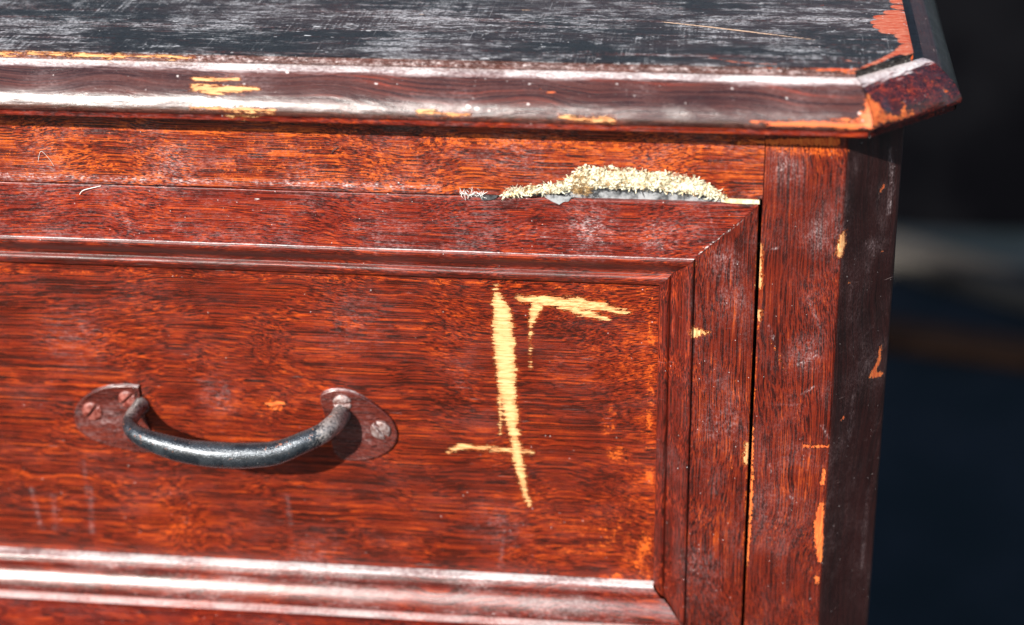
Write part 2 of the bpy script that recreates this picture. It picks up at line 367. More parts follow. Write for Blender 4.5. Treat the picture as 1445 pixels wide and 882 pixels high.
# ---------------------------------------------------------------- materials
class G:
    """small node-graph helper"""
    def __init__(s, name):
        s.m = bpy.data.materials.new(name)
        s.m.use_nodes = True
        s.t = s.m.node_tree
        s.b = s.t.nodes['Principled BSDF']
        s.o = s.t.nodes.new('ShaderNodeTexCoord').outputs['Object']
    def n(s, kind, **ins):
        x = s.t.nodes.new(kind)
        return x
    def put(s, sock, v):
        if isinstance(v, (int, float)):
            sock.default_value = v
        elif isinstance(v, tuple):
            sock.default_value = v if len(v) == len(sock.default_value) else (*v, 1)
        else:
            s.t.links.new(v, sock)
    def math(s, op, a, b=0.0, c=None, clamp=False):
        x = s.n('ShaderNodeMath'); x.operation = op; x.use_clamp = clamp
        s.put(x.inputs[0], a); s.put(x.inputs[1], b)
        if c is not None: s.put(x.inputs[2], c)
        return x.outputs[0]
    def add(s, a, b): return s.math('ADD', a, b)
    def sub(s, a, b): return s.math('SUBTRACT', a, b)
    def mul(s, a, b): return s.math('MULTIPLY', a, b)
    def mx(s, a, b): return s.math('MAXIMUM', a, b)
    def step(s, v, lo, hi):
        x = s.n('ShaderNodeMapRange'); x.interpolation_type = 'SMOOTHSTEP'
        s.put(x.inputs['Value'], v)
        x.inputs['From Min'].default_value = lo; x.inputs['From Max'].default_value = hi
        return x.outputs[0]
    def mapv(s, v, scale, loc=(0, 0, 0), rot=(0, 0, 0)):
        x = s.n('ShaderNodeMapping')
        s.put(x.inputs['Vector'], v)
        x.inputs['Scale'].default_value = scale; x.inputs['Location'].default_value = loc
        x.inputs['Rotation'].default_value = rot
        return x.outputs[0]
    def noise(s, v, scale=1.0, detail=4.0, rough=0.55, dist=0.0):
        x = s.n('ShaderNodeTexNoise')
        s.put(x.inputs['Vector'], v)
        x.inputs['Scale'].default_value = scale; x.inputs['Detail'].default_value = detail
        x.inputs['Roughness'].default_value = rough; x.inputs['Distortion'].default_value = dist
        return x.outputs[0]
    def voro(s, v, scale):
        x = s.n('ShaderNodeTexVoronoi')
        s.put(x.inputs['Vector'], v); x.inputs['Scale'].default_value = scale
        return x.outputs['Distance'], x.outputs['Color']
    def mix(s, f, a, b):
        x = s.n('ShaderNodeMix'); x.data_type = 'RGBA'
        s.put(x.inputs[0], f); s.put(x.inputs[6], a); s.put(x.inputs[7], b)
        return x.outputs[2]
    def attr(s, name):
        x = s.n('ShaderNodeAttribute'); x.attribute_name = name
        return x.outputs['Fac']
    def bump(s, h, strength, dist, normal=None):
        x = s.n('ShaderNodeBump')
        x.inputs['Strength'].default_value = strength; x.inputs['Distance'].default_value = dist
        s.put(x.inputs['Height'], h)
        if normal is not None: s.put(x.inputs['Normal'], normal)
        return x.outputs[0]

def specks(g, P, scale, keep, rmin, rmax):
    """scattered small spots (paint spatter): mask"""
    va = g.n('ShaderNodeVectorMath'); va.operation = 'MULTIPLY_ADD'
    nz = g.n('ShaderNodeTexNoise'); g.put(nz.inputs['Vector'], P); nz.inputs['Scale'].default_value = scale * 5; nz.inputs['Detail'].default_value = 2
    g.put(va.inputs[0], nz.outputs['Color']); va.inputs[1].default_value = (.16 / scale,) * 3; g.put(va.inputs[2], P)
    d, c = g.voro(va.outputs[0], scale)
    sep = g.n('ShaderNodeSeparateColor'); g.put(sep.inputs[0], c)
    rad = g.add(g.mul(sep.outputs[1], (rmax - rmin)), rmin)
    inside = g.step(g.sub(rad, d), 0, .03)
    return g.mul(inside, g.math('GREATER_THAN', sep.outputs[0], 1 - keep))

def paint(name, axis='x', dark=(.035, .0045, .0025), mid=(.14, .012, .005), hot=(.42, .055, .007), hotness=.5,
          dusty=.12, gloss=.3, speck=.35, grain=1.0, pink=0.06, contrast=1.0, updust=(.8, .97, .9), coat=0.0, spec=.5):
    """old red-brown varnish brushed over wood, worn to orange and to bare timber"""
    g = G(name)
    P = g.mapv(g.o, (100, 100, 100))                      # centimetres
    warp = g.noise(g.mapv(P, (.075, .075, .10) if axis == 'x' else (.12, .12, .07)), 1, 2, .5)
    wv = g.n('ShaderNodeCombineXYZ')
    w = g.mul(g.sub(warp, .5), 3.2)
    w2 = g.mul(g.sub(g.noise(g.mapv(P, (.35, .35, .9) if axis == 'x' else (.9, .9, .35)), 1, 3, .55), .5), .22)
    ww = g.add(w, w2)
    if axis == 'x':
        g.put(wv.inputs[2], ww); g.put(wv.inputs[1], ww)
        fine_s, mid_s, wide_s = (.085, 14, 14), (.05, 5.5, 5.5), (.04, 1.7, 1.7)
    elif axis == 'z':
        g.put(wv.inputs[0], ww); g.put(wv.inputs[1], ww)
        fine_s, mid_s, wide_s = (14, 14, .16), (5, 5, .12), (1.6, 1.6, .12)
    else:
        g.put(wv.inputs[0], ww); g.put(wv.inputs[2], ww)
        fine_s, mid_s, wide_s = (14, .3, 14), (5, .15, 5), (1.5, .1, 1.5)
    va = g.n('ShaderNodeVectorMath'); va.operation = 'ADD'
    g.put(va.inputs[0], P); g.put(va.inputs[1], wv.outputs[0])
    Q = va.outputs[0]
    fine = g.noise(g.mapv(Q, fine_s), grain, 5, .62)
    midn = g.noise(g.mapv(Q, mid_s, (3, 7, 1)), grain, 4, .6)
    wide = g.noise(g.mapv(Q, wide_s, (9, 2, 5)), grain, 3, .5)
    hair_s = {'x': (.35, 30, 30), 'z': (30, 30, .5), 'y': (34, .6, 34)}[axis]
    hairn = g.noise(g.mapv(Q, hair_s, (5, 5, 5)), grain, 2, .6)
    blot = g.noise(g.mapv(P, (.32, .32, .45), (2, 8, 4)), 1, 5, .6)
    crum = g.noise(g.mapv(P, (9, 9, 9)), 1, 4, .75)
    # streaks
    st = g.add(g.mul(g.sub(fine, .5), 1.05 * contrast), g.add(g.mul(g.sub(midn, .5), .55 * contrast), g.mul(g.sub(wide, .5), .45)))
    st = g.add(st, g.mul(g.sub(blot, .5), .55))
    line_s = {'x': (.06, 24, 24), 'z': (22, 22, .12), 'y': (19, .06, 19)}[axis]
    linen = g.noise(g.mapv(Q, line_s, (2, 9, 4)), grain, 3, .6)
    st = g.add(st, g.mul(g.sub(hairn, .5), .55 * contrast))
    st = g.sub(st, g.mul(g.step(linen, .51, .59), .46 * contrast))
    st = g.add(st, g.mul(g.step(linen, .46, .40), .16 * contrast))
    wear = g.mul(g.attr('wear'), g.step(g.noise(g.mapv(P, (1.1, 1.1, 1.1), (6, 2, 4)), 1, 5, .65), .30, .62))
    st = g.add(st, g.mul(wear, .20))
    c = g.mix(g.step(st, -.24, .08), dark, mid)
    hotm = g.step(g.add(st, g.mul(g.sub(crum, .5), .28)), .20 - .30 * hotness, .62 - .30 * hotness)
    c = g.mix(hotm, c, hot)
    # worn through speckle
    ws = g.step(g.add(g.add(g.mul(wear, .34), g.mul(crum, .8)), g.mul(g.sub(fine, .5), .5)), .66, .78)
    c = g.mix(g.mul(ws, .85), c, (.56, .10, .012))
    # fine black pores
    pore = g.step(g.add(g.mul(fine, .6), g.mul(g.noise(g.mapv(P, (16, 16, 16)), 1, 2, .5), .55)), .46, .36)
    c = g.mix(g.mul(pore, .42), c, (.012, .004, .004))
    # dust haze
    dn = g.noise(g.mapv(P, (.30, .5, .8) if axis == 'x' else (.6, .6, .35), (5, 1, 9)), 1, 6, .62)
    dfine = g.noise(g.mapv(P, (6, 11, 15) if axis == 'x' else (13, 13, 8), (1, 5, 2)), 1, 5, .75)
    datt = g.attr('dust')
    geo = g.n('ShaderNodeNewGeometry')
    sepn = g.n('ShaderNodeSeparateXYZ'); g.put(sepn.inputs[0], geo.outputs['Normal'])
    up = g.mul(g.step(sepn.outputs[2], updust[0], updust[1]), updust[2])
    up = g.mul(up, g.step(g.add(g.mul(dn, .5), g.mul(dfine, .5)), .30, .56))
    dust = g.mul(g.add(g.mul(g.step(dn, .52, .78), dusty * 1.5), datt), g.step(g.add(g.mul(dfine, .7), g.mul(hairn, .3)), .40, .66))
    dust = g.mul(dust, g.add(.35, g.mul(g.step(g.noise(g.mapv(P, (2.2, 2.2, 2.6), (8, 1, 3)), 1, 4, .6), .38, .60), .75)))
    dust = g.mx(dust, up)
    dust = g.math('ADD', dust, g.mul(g.step(g.add(g.mul(dn, .5), g.mul(dfine, .7)), .56, .78), pink), clamp=True)
    c = g.mix(g.mul(dust, g.add(.48, g.mul(dust, .44))), c, g.mix(dust, (.50, .30, .30), (.80, .74, .73)))
    # scuffs: short random fine scratches
    sc = g.noise(g.mapv(P, (.7, .7, 26), (0, 0, 0), (0.0, .5, 0.0)), 1, 2, .5)
    sm = g.mul(g.step(sc, .70, .76), g.step(g.noise(g.mapv(P, (.7, .7, .7), (4, 4, 8)), 1, 2, .5), .5, .68))
    c = g.mix(g.mul(sm, .35), c, (.6, .45, .42))
    # chips
    jag = g.add(g.mul(g.sub(g.noise(g.mapv(P, (2.2, 9, 9) if axis == 'x' else (9, 9, 5)), 1, 4, .65), .5), .42),
                g.mul(g.sub(g.noise(g.mapv(P, (.9, 4, 10) if axis == 'x' else (20, 20, 9)), 1, 4, .7), .5), .75 if axis == 'x' else .2))
    chip = g.step(g.add(g.attr('chip'), jag), .275, .305)
    orng = g.step(g.add(g.attr('orange'), jag), .275, .31)
    whit = g.step(g.add(g.attr('white'), g.mul(jag, .25)), .285, .31)
    c = g.mix(g.mul(orng, .95), c, g.mix(g.step(fine, .35, .65), (.48, .06, .012), (.66, .17, .035)))
    rim = g.step(g.add(g.attr('chip'), jag), .215, .285)
    c = g.mix(g.mul(g.sub(rim, chip), .55), c, (.50, .10, .018))
    core = g.step(g.add(g.add(g.attr('chip'), g.mul(jag, 1.6)), g.mul(g.sub(linen, .5), .9)), .30, .52)
    c = g.mix(chip, c, g.mix(core, g.mix(g.step(fine, .3, .7), (.42, .14, .045), (.54, .24, .09)),
                             g.mix(g.step(fine, .35, .6), (.54, .26, .09), (.70, .44, .20))))
    # spatter
    s1 = specks(g, P, 1.6, speck * .30, .015, .075)
    s2 = specks(g, g.mapv(P, (1, 1, 1), (3.3, 1.2, 7.7)), 4.6, speck * .6, .02, .14)
    sp = g.mx(g.mx(s1, g.mul(s2, .7)), whit)
    c = g.mix(g.mul(sp, .8), c, (.72, .64, .62))
    g.put(g.b.inputs['Base Color'], c)
    # finish
    rough = g.add(g.add(gloss, g.mul(g.sub(fine, .5), .25)), g.add(g.mul(dust, .3), g.mul(g.sub(dn, .5), .25)))
    bare = g.math('MAXIMUM', g.mx(chip, g.mul(orng, .7)), sp)
    rough = g.math('ADD', rough, g.mul(bare, .5), clamp=True)
    g.put(g.b.inputs['Roughness'], rough)
    g.b.inputs['Specular IOR Level'].default_value = spec
    if coat:
        g.put(g.b.inputs['Coat Weight'], g.math('MULTIPLY', g.sub(1.0, bare), coat, clamp=True)); g.put(g.b.inputs['Coat Roughness'], g.math('ADD', .20, g.mul(g.sub(dn, .5), .3), clamp=True))
    h = g.add(g.mul(fine, .55), g.add(g.mul(midn, .5), g.mul(crum, .35)))
    h = g.sub(h, g.mul(chip, 1.1)); h = g.sub(h, g.mul(orng, .5)); h = g.sub(h, g.mul(pore, .3))
    h = g.add(h, g.mul(g.mx(s1, whit), .5))
    nrm = g.bump(h, .9, .00022)
    nrm = g.bump(g.noise(g.mapv(Q, (.25, .9, .9) if axis == 'x' else (.9, .9, .3)), 1, 2, .5), .6, .0006, nrm)
    nrm = g.bump(g.sub(1.0, g.mx(chip, g.mul(orng, .7))), 1.0, .0005, nrm)
    g.put(g.b.inputs['Normal'], nrm)
    return g.m

M_FRIEZE = paint('worn varnish on the frieze', 'x', dark=(.028, .005, .003), mid=(.175, .018, .006), hot=(.48, .092, .011), hotness=.56, dusty=.05, gloss=.38, pink=.24, updust=(.9, 1, .15), spec=.3)
M_RAIL = paint('worn varnish on the rails', 'x', dark=(.028, .004, .003), mid=(.165, .014, .006), hot=(.43, .060, .009), hotness=.48, dusty=.10, gloss=.36, pink=.25, updust=(.9, 1, .15), contrast=.9, spec=.3)
M_STILE = paint('worn varnish, upright grain', 'z', dark=(.020, .0035, .0025), mid=(.110, .011, .0045), hot=(.36, .056, .008), hotness=.34, dusty=.09, gloss=.38, pink=.12, contrast=.8, updust=(.9, 1, .15), speck=.25, spec=.3)
M_CHAMB = paint('darker varnish on the cut corner', 'z', dark=(.010, .0035, .003), mid=(.026, .006, .005), hot=(.10, .014, .008), hotness=.25, dusty=.2, gloss=.45, pink=.10, contrast=.45)  # much darker colours than the front face of the post
M_PANEL = paint('worn varnish on the drawer panel', 'x', dark=(.022, .004, .002), mid=(.145, .013, .004), hot=(.43, .060, .006), hotness=.46, dusty=.05, gloss=.36, pink=.04, contrast=1.0, speck=.25, spec=.28)
M_MOULD = paint('dark glossy varnish on the edge', 'x', dark=(.022, .006, .004), mid=(.070, .022, .015), hot=(.30, .035, .010), hotness=.22, dusty=.2, gloss=.27, speck=.5, pink=.12, contrast=.8, updust=(.74, .93, .95), coat=.8)
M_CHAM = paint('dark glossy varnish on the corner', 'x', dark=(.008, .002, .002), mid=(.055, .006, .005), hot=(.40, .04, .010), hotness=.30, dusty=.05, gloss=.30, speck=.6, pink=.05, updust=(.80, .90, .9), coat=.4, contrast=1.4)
M_BEADX = paint('varnish on the drawer moulding', 'x', dark=(.035, .006, .003), mid=(.12, .011, .005), hot=(.40, .05, .008), hotness=.42, dusty=.08, gloss=.42, pink=.12, updust=(.80, .97, .9), coat=0.0, speck=.2, spec=.4)
M_BEADB = paint('dusty varnish on the lower moulding', 'x', dark=(.035, .005, .003), mid=(.14, .014, .008), hot=(.34, .05, .012), hotness=.42, dusty=.3, gloss=.30, pink=.4, updust=(.45, 1.0, .95), coat=.5)
M_RAILB = paint('varnish on the lower drawer rail', 'x', dark=(.026, .004, .0035), mid=(.16, .013, .006), hot=(.40, .05, .008), hotness=.42, dusty=.06, gloss=.34, pink=.1, updust=(.25, .80, .65), spec=.3)
M_BEADZ = paint('varnish on the drawer moulding, upright', 'z', dark=(.026, .005, .003), mid=(.105, .010, .005), hot=(.40, .05, .008), hotness=.42, dusty=.12, gloss=.36, pink=.08, contrast=.8, speck=.2, spec=.4)

def top_material():
    g = G('scuffed dark top')
    P = g.mapv(g.o, (100, 100, 100))
    Q = P
    fine = g.noise(g.mapv(Q, (1.6, 9, 9)), 1, 6, .72)
    long_ = g.noise(g.mapv(Q, (.12, 3.2, 3), (3, 1, 0)), 1, 5, .65)
    blot = g.noise(g.mapv(Q, (.13, .30, .3), (7, 4, 0)), 1, 5, .6)
    diag = g.noise(g.mapv(Q, (7, .35, 3), (0, 0, 0), (0, 0, .9)), 1, 4, .6)
    dmask = g.step(g.noise(g.mapv(Q, (.13, .2, .2), (1, 12, 0)), 1, 3, .5), .46, .62)
    crum = g.noise(g.mapv(P, (7, 7, 7)), 1, 4, .75)
    datt = g.attr('dust')
    c = g.mix(g.step(blot, .38, .62), (.007, .005, .005), (.026, .011, .010))
    rw = g.step(g.add(g.mul(long_, .6), g.mul(crum, .45)), .56, .66)
    c = g.mix(g.mul(rw, .75), c, (.10, .024, .016))
    smear = g.noise(g.mapv(Q, (.6, 1.7, .8), (3, 9, 1), (0, 0, .35)), 1, 7, .74)
    d = g.add(g.mul(g.sub(fine, .5), 1.1), g.add(g.mul(g.sub(long_, .5), .7), g.mul(g.sub(blot, .5), .8)))
    d = g.add(d, g.mul(g.sub(smear, .5), 1.5))
    d = g.add(d, g.mul(g.mul(g.sub(diag, .5), dmask), 1.0))
    d = g.add(d, g.add(.02, g.mul(datt, .30)))
    dm = g.mul(g.step(d, .0, .36), g.step(crum, .34, .62))
    c = g.mix(g.mul(dm, .68), c, (.60, .59, .60))
    # thin diagonal and lengthwise scratches
    sc = g.noise(g.mapv(P, (22, .30, 3), (0, 0, 0), (0, 0, .75)), 1, 1, .4)
    sm = g.mul(g.step(sc, .72, .77), g.step(g.noise(g.mapv(P, (.12, .2, .2), (8, 3, 1)), 1, 2, .5), .48, .6))
    sc2 = g.noise(g.mapv(P, (.25, 30, 3), (0, 0, 0), (0, 0, .05)), 1, 1, .4)
    sm2 = g.mul(g.step(sc2, .71, .77), g.step(g.noise(g.mapv(P, (.2, .4, .2), (2, 6, 3)), 1, 2, .5), .45, .6))
    c = g.mix(g.mul(g.mx(g.mul(sm, .5), sm2), .6), c, (.55, .52, .52))
    jag = g.add(g.mul(g.sub(g.noise(g.mapv(P, (2.5, 7, 4)), 1, 4, .7), .5), .26), g.mul(g.sub(g.noise(g.mapv(P, (.8, 16, 4)), 1, 2, .6), .5), .16))
    orng = g.step(g.add(g.attr('orange'), jag), .275, .30)
    chip = g.step(g.add(g.attr('chip'), g.mul(jag, .2)), .285, .30)
    whit = g.step(g.add(g.attr('white'), g.mul(jag, .6)), .29, .31)
    c = g.mix(g.mul(orng, .93), c, g.mix(g.step(fine, .42, .62), (.50, .065, .022), (.62, .22, .13)))
    c = g.mix(chip, c, (.66, .42, .27))
    s1 = specks(g, P, 1.5, .28, .02, .10)
    s2 = specks(g, g.mapv(P, (.7, 1, 1), (3.3, 1.2, 7.7)), 3.4, .6, .03, .17)
    s3 = specks(g, g.mapv(P, (.35, 1, 1), (6.3, 4.2, 7.7)), 2.2, .30, .04, .16)
    sp = g.mx(g.mx(s1, g.mul(s2, .7)), g.mx(s3, whit))
    c = g.mix(g.mul(sp, .85), c, (.66, .64, .64))
    g.put(g.b.inputs['Base Color'], c)
    r = g.add(g.add(.52, g.mul(dm, .25)), g.mul(g.sub(long_, .5), .3))
    g.put(g.b.inputs['Roughness'], g.math('ADD', r, g.mul(g.mx(orng, sp), .3), clamp=True))
    g.b.inputs['Specular IOR Level'].default_value = .30
    h = g.add(g.mul(fine, .6), g.add(g.mul(crum, .5), g.mul(sp, .6)))
    h = g.sub(h, g.mul(orng, .7)); h = g.sub(h, g.mul(chip, 1.0))
    g.put(g.b.inputs['Normal'], g.bump(h, 1.0, .0008))
    return g.m
M_TOP = top_material()

def simple(name, c1, c2, scale, rough=.8, bump=.4, bdist=.0005, metal=0.0, spec=.5, detail=5, lo=.38, hi=.62, spots=None):
    g = G(name)
    P = g.mapv(g.o, (100, 100, 100))
    n = g.noise(P, scale, detail, .65)
    c = g.mix(g.step(n, lo, hi), c1, c2)
    if spots:
        n2 = g.noise(g.mapv(P, (1, 1, 1), (7, 3, 2)), scale * 2.2, 4, .7)
        c = g.mix(g.step(n2, spots[1], spots[1] + .06), c, spots[0])
    g.put(g.b.inputs['Base Color'], c)
    g.put(g.b.inputs['Roughness'], g.math('ADD', g.mul(g.sub(n, .5), .3), rough, clamp=True))
    g.b.inputs['Metallic'].default_value = metal
    g.b.inputs['Specular IOR Level'].default_value = spec
    g.put(g.b.inputs['Normal'], g.bump(g.noise(P, scale * 3, 5, .7), bump, bdist))
    return g.m

M_RAW = simple('dark raw edge', (.02, .012, .010), (.26, .24, .22), 7, .85, 1.0, .0012, lo=.48, hi=.72)
M_INSIDE = simple('dark unpainted inside', (.02, .012, .008), (.05, .03, .02), 1.2, .8)
M_FIBRE = simple('pale torn fibre', (.58, .43, .22), (.85, .80, .60), 3.0, .9, .8, .0010, lo=.30, hi=.50)
M_FIBRE_BR = simple('brown torn fibre', (.26, .13, .045), (.52, .34, .15), 6, .9, .5, .0005)
M_TUFT = simple('white fibre tuft', (.70, .66, .60), (.85, .84, .80), 6, .9, .2)
M_GREY = simple('weathered grey lath', (.05, .055, .06), (.30, .31, .32), 1.6, .55, .5, .0004, spots=((.05, .05, .055), .62))
M_SLIVER = simple('bare pine sliver', (.62, .42, .20), (.84, .70, .46), 3, .7, .4)
M_SCRAP = simple('black scrap', (.01, .01, .012), (.05, .05, .055), 4, .5)
M_SCREW = simple('dull steel screw head', (.13, .06, .05), (.34, .27, .26), 7, .42, .5, .0003, metal=.35, spots=((.16, .03, .015), .6))
M_SCREWP = simple('varnished screw head', (.10, .012, .007), (.28, .09, .07), 4, .35, .5, .0003)
M_SHADE_BACKDROP = simple('black tarpaulin', (.0015, .0015, .002), (.0035, .0035, .0042), .04, .95, .2, .001, spec=.0)  # near-black colour paints the shade of the background
M_PLANKG = simple('weathered grey board', (.028, .024, .021), (.052, .046, .040), .08, .9, spec=.1)
M_PLANKB = simple('brown board', (.035, .016, .009), (.06, .028, .015), .08, .9, spec=.1)

def ground_material():
    g = G('dark tarmac')
    P = g.mapv(g.o, (1, 1, 1))
    n = g.noise(P, 7, 6, .65)
    f = g.noise(P, 160, 4, .7)
    c = g.mix(g.step(n, .35, .65), (.004, .010, .013), (.011, .016, .021))
    c = g.mix(g.mul(g.step(f, .5, .7), .4), c, (.03, .034, .04))
    g.put(g.b.inputs['Base Color'], c)
    g.b.inputs['Roughness'].default_value = .9
    g.b.inputs['Specular IOR Level'].default_value = .2
    g.put(g.b.inputs['Normal'], g.bump(f, .6, .004))
    return g.m
M_GROUND = ground_material()

def handle_material():
    g = G('worn black iron')
    P = g.mapv(g.o, (100, 100, 100))
    n = g.noise(P, 1.4, 5, .65)
    f = g.noise(P, 9, 4, .7)
    bare = g.attr('wear')
    c = g.mix(g.step(n, .4, .6), (.022, .028, .036), (.060, .070, .082))
    gr = g.step(g.add(g.mul(bare, .75), g.add(g.mul(g.sub(f, .5), 1.3), g.mul(g.sub(n, .5), .8))), .30, .80)
    c = g.mix(gr, c, (.42, .38, .36))
    rust = g.step(g.add(g.mul(g.noise(g.mapv(P, (1, 1, 1), (4, 9, 1)), 2.6, 4, .7), .6), g.mul(f, .4)), .60, .64)
    c = g.mix(g.mul(rust, .8), c, (.40, .14, .07))
    s = specks(g, P, 3.0, .3, .03, .14)
    c = g.mix(g.mul(s, .8), c, (.6, .6, .6))
    g.put(g.b.inputs['Base Color'], c)
    g.b.inputs['Metallic'].default_value = .6
    g.b.inputs['Coat Weight'].default_value = .5
    g.b.inputs['Coat Roughness'].default_value = .25
    g.b.inputs['Specular IOR Level'].default_value = .9
    g.put(g.b.inputs['Roughness'], g.math('ADD', g.add(.27, g.mul(g.sub(f, .5), .4)), g.mul(g.mx(gr, rust), .35), clamp=True))
    g.put(g.b.inputs['Normal'], g.bump(g.add(f, n), .7, .0004))
    return g.m
M_HANDLE = handle_material()

# ---------------------------------------------------------------- ground and what lies behind
def tag(o, label=None, cat=None, kind=None, group=None):
    for k, v in (('label', label), ('category', cat), ('kind', kind), ('group', group)):
        if v: o[k] = v
    return o

def world_mesh(name, P, faces, mat, smooth=True, loc=(0, 0, 0)):
    me = bpy.data.meshes.new(name)
    me.from_pydata([tuple(p) for p in P], [], faces)
    me.polygons.foreach_set('use_smooth', [smooth] * len(me.polygons))
    me.materials.append(mat)
    o = bpy.data.objects.new(name, me)
    o.location = loc
    scene.collection.objects.link(o)
    return o

n = 41
gx = np.sign(np.linspace(-1, 1, n)) * np.abs(np.linspace(-1, 1, n)) ** 3 * 150
gp = [(x, y, 0) for x in gx for y in gx]
tag(world_mesh('ground', gp, grid_faces(n, n).tolist(), M_GROUND), kind='structure')

def backdrop_sheet():  # added sheet: its blackness stands in for a shaded background
    nx, ny = 120, 60
    P = []
    for i in range(nx):
        x = -1.4 + 4.2 * i / (nx - 1)
        for j in range(ny):
            t = j / (ny - 1)
            y = 1.90 + 1.9 * t
            hgt = .52 * (1 - (2 * t - 1) ** 4) * min(1, 5 * i / (nx - 1)) * min(1, 5 * (1 - i / (nx - 1)))
            w = float(fbm(np.array([x * 1.7 + y * .8]), np.array([y * 2.1 - x * .6]), 5, 4)[0])
            P.append((x, y + .1 * w * math.sin(3 * x), max(.004, hgt * (1 + .55 * w)) + (.004 if 0 < j < ny - 1 else 0)))
    return world_mesh('shade_backdrop', P, grid_faces(nx, ny, 0, True).tolist(), M_SHADE_BACKDROP)
tag(backdrop_sheet(), 'black rumpled sheet added as a stand-in for shade behind the dresser', 'shade_backdrop')

def plank(name, a, b, width, th, mat):
    a, b = Vector(a), Vector(b)
    d = (b - a); L = d.length; ang = math.atan2(d.y, d.x)
    P, nseg = [], 14
    for i in range(nseg):
        s = L * i / (nseg - 1)
        warp = .004 * math.sin(3.1 * i / nseg)
        e = .004 if i in (0, nseg - 1) else 0
        for (v, z) in ((-width / 2 + e, 0), (-width / 2 + e, th - .004), (-width / 2 + .004 + e, th), (width / 2 - .004 - e, th), (width / 2 - e, th - .004), (width / 2 - e, 0)):
            P.append((s, v + warp, z))
    F = [(i * 6 + j, (i + 1) * 6 + j, (i + 1) * 6 + (j + 1) % 6, i * 6 + (j + 1) % 6) for i in range(nseg - 1) for j in range(6)]
    F += [tuple(range(6)), tuple(range((nseg - 1) * 6 + 5, (nseg - 1) * 6 - 1, -1))]
    o = world_mesh(name, P, F, mat, False)
    o.location = (a.x, a.y, .003)
    o.rotation_euler.z = ang
    return o
tag(plank('board', (.04, 1.86), (.72, 1.40), .07, .03, M_PLANKG), 'grey weathered board on the dark ground, out of focus right of the dresser', 'board')
tag(plank('board', (-.1, 1.57), (.58, 1.40), .06, .02, M_PLANKB), 'dim brown board on the dark ground, just below the grey one', 'board')

# ---------------------------------------------------------------- the dresser
root = bpy.data.objects.new('dresser', None)
root.location = ((ROOT[0]) / 100, ROOT[1] / 100, 0)
scene.collection.objects.link(root)
tag(root, 'old red-brown dresser with chipped dark top and scratched drawer', 'dresser')

XL = -37.5                # left of this nothing is in the frame: coarser there
MX = lambda P: np.stack([-47.2 - P[..., 0], P[..., 1], P[..., 2]], -1)     # mirror to the left side

# --- top edge moulding, profile (overhang d, height z)
def rounded(pts, n=6):
    """densify a profile polyline with Catmull-Rom"""
    pts = [np.array(p, float) for p in pts]
    out = []
    for i in range(len(pts) - 1):
        p0, p1, p2, p3 = pts[max(i - 1, 0)], pts[i], pts[i + 1], pts[min(i + 2, len(pts) - 1)]
        for k in range(n):
            t = k / n
            out.append(.5 * ((2 * p1) + (-p0 + p2) * t + (2 * p0 - 5 * p1 + 4 * p2 - p3) * t * t + (-p0 + 3 * p1 - 3 * p2 + p3) * t ** 3))
    out.append(pts[-1])
    return np.array(out)
PROF_TOP = rounded([(.30, 5.80), (.40, 5.815), (.55, 5.80), (.70, 5.77), (.82, 5.72), (.92, 5.66), (1.02, 5.58), (1.2, 5.42), (1.4, 5.24), (1.6, 5.05), (1.78, 4.85), (1.90, 4.67), (1.98, 4.50), (2.035, 4.34), (2.05, 4.22), (2.03, 4.12), (1.96, 4.06), (1.85, 4.035), (1.68, 4.03)], 6)
PROF_FIL = np.array([(1.97, 4.07), (1.93, 4.05), (1.89, 4.03), (1.865, 4.0), (1.86, 3.95), (1.855, 3.88), (1.85, 3.82), (1.845, 3.79), (1.82, 3.765), (1.76, 3.76), (1.2, 3.76), (.8, 3.76), (.3, 3.75), (-.3, 3.75)])

def K1(d): return np.stack([3.5 + .4142 * d, -d], -1)
def K2(d): return np.stack([6.15 + d, 2.65 - .4142 * d], -1)
def seg(name, prof, A, B, t, mat, rough_amp=.02, seed=0, dents=(), gap=.012, mirror=False):
    d, z = prof[:, 0], prof[:, 1]
    a, b = A(d), B(d)
    L = np.linalg.norm(b - a, axis=1).mean()
    dirv = (b - a) / np.linalg.norm(b - a, axis=1)[:, None]
    a = a + dirv * gap; b = b - dirv * gap
    T = t[:, None, None]
    XY = a[None] * (1 - T) + b[None] * T
    P = np.concatenate([XY, np.broadcast_to(z[None, :, None], (len(t), len(z), 1))], -1)
    nrm2 = np.array([dirv[0][1], -dirv[0][0]])
    s = t * L
    S_, Zz = np.meshgrid(s, np.arange(len(z)) * .06, indexing='ij')
    w = fbm(S_ * .35, Zz * .8, seed) * rough_amp * 3 + fbm(S_ * 2.2, Zz * 2, seed + 9) * rough_amp
    P[..., 0] += nrm2[0] * w; P[..., 1] += nrm2[1] * w
    P[..., 2] += w * .6
    for (x, y, zz, r, depth) in dents:
        q = np.exp(-((P[..., 0] - x) ** 2 + (P[..., 1] - y) ** 2 + (P[..., 2] - zz) ** 2) / r ** 2)
        P[..., 0] -= nrm2[0] * q * depth; P[..., 1] -= nrm2[1] * q * depth; P[..., 2] -= q * depth * .3
    if mirror: P = MX(P)
    return grid(name, P, mat, root, flip=mirror)
LF = lambda d: np.stack([-47.2 - 3.5 - .4142 * d, -d], -1)
LB = lambda d: np.stack([6.15 + d, np.full(len(d), 42.)], -1)
tf = (span(-50.7, 3.5, .09, XL, 1.5) + 50.7) / 54.2
tc = np.linspace(0, 1, 46)
ts = np.concatenate([np.linspace(0, .42, 140), np.linspace(.43, 1, 20)])
seg('edge_moulding', PROF_TOP, LF, K1, tf, M_MOULD, .012, 1, [(3.9, -1.95, 4.35, .5, .10), (-4.1, -2, 4.3, .7, .04), (-24, -2, 4.1, .9, .05)])
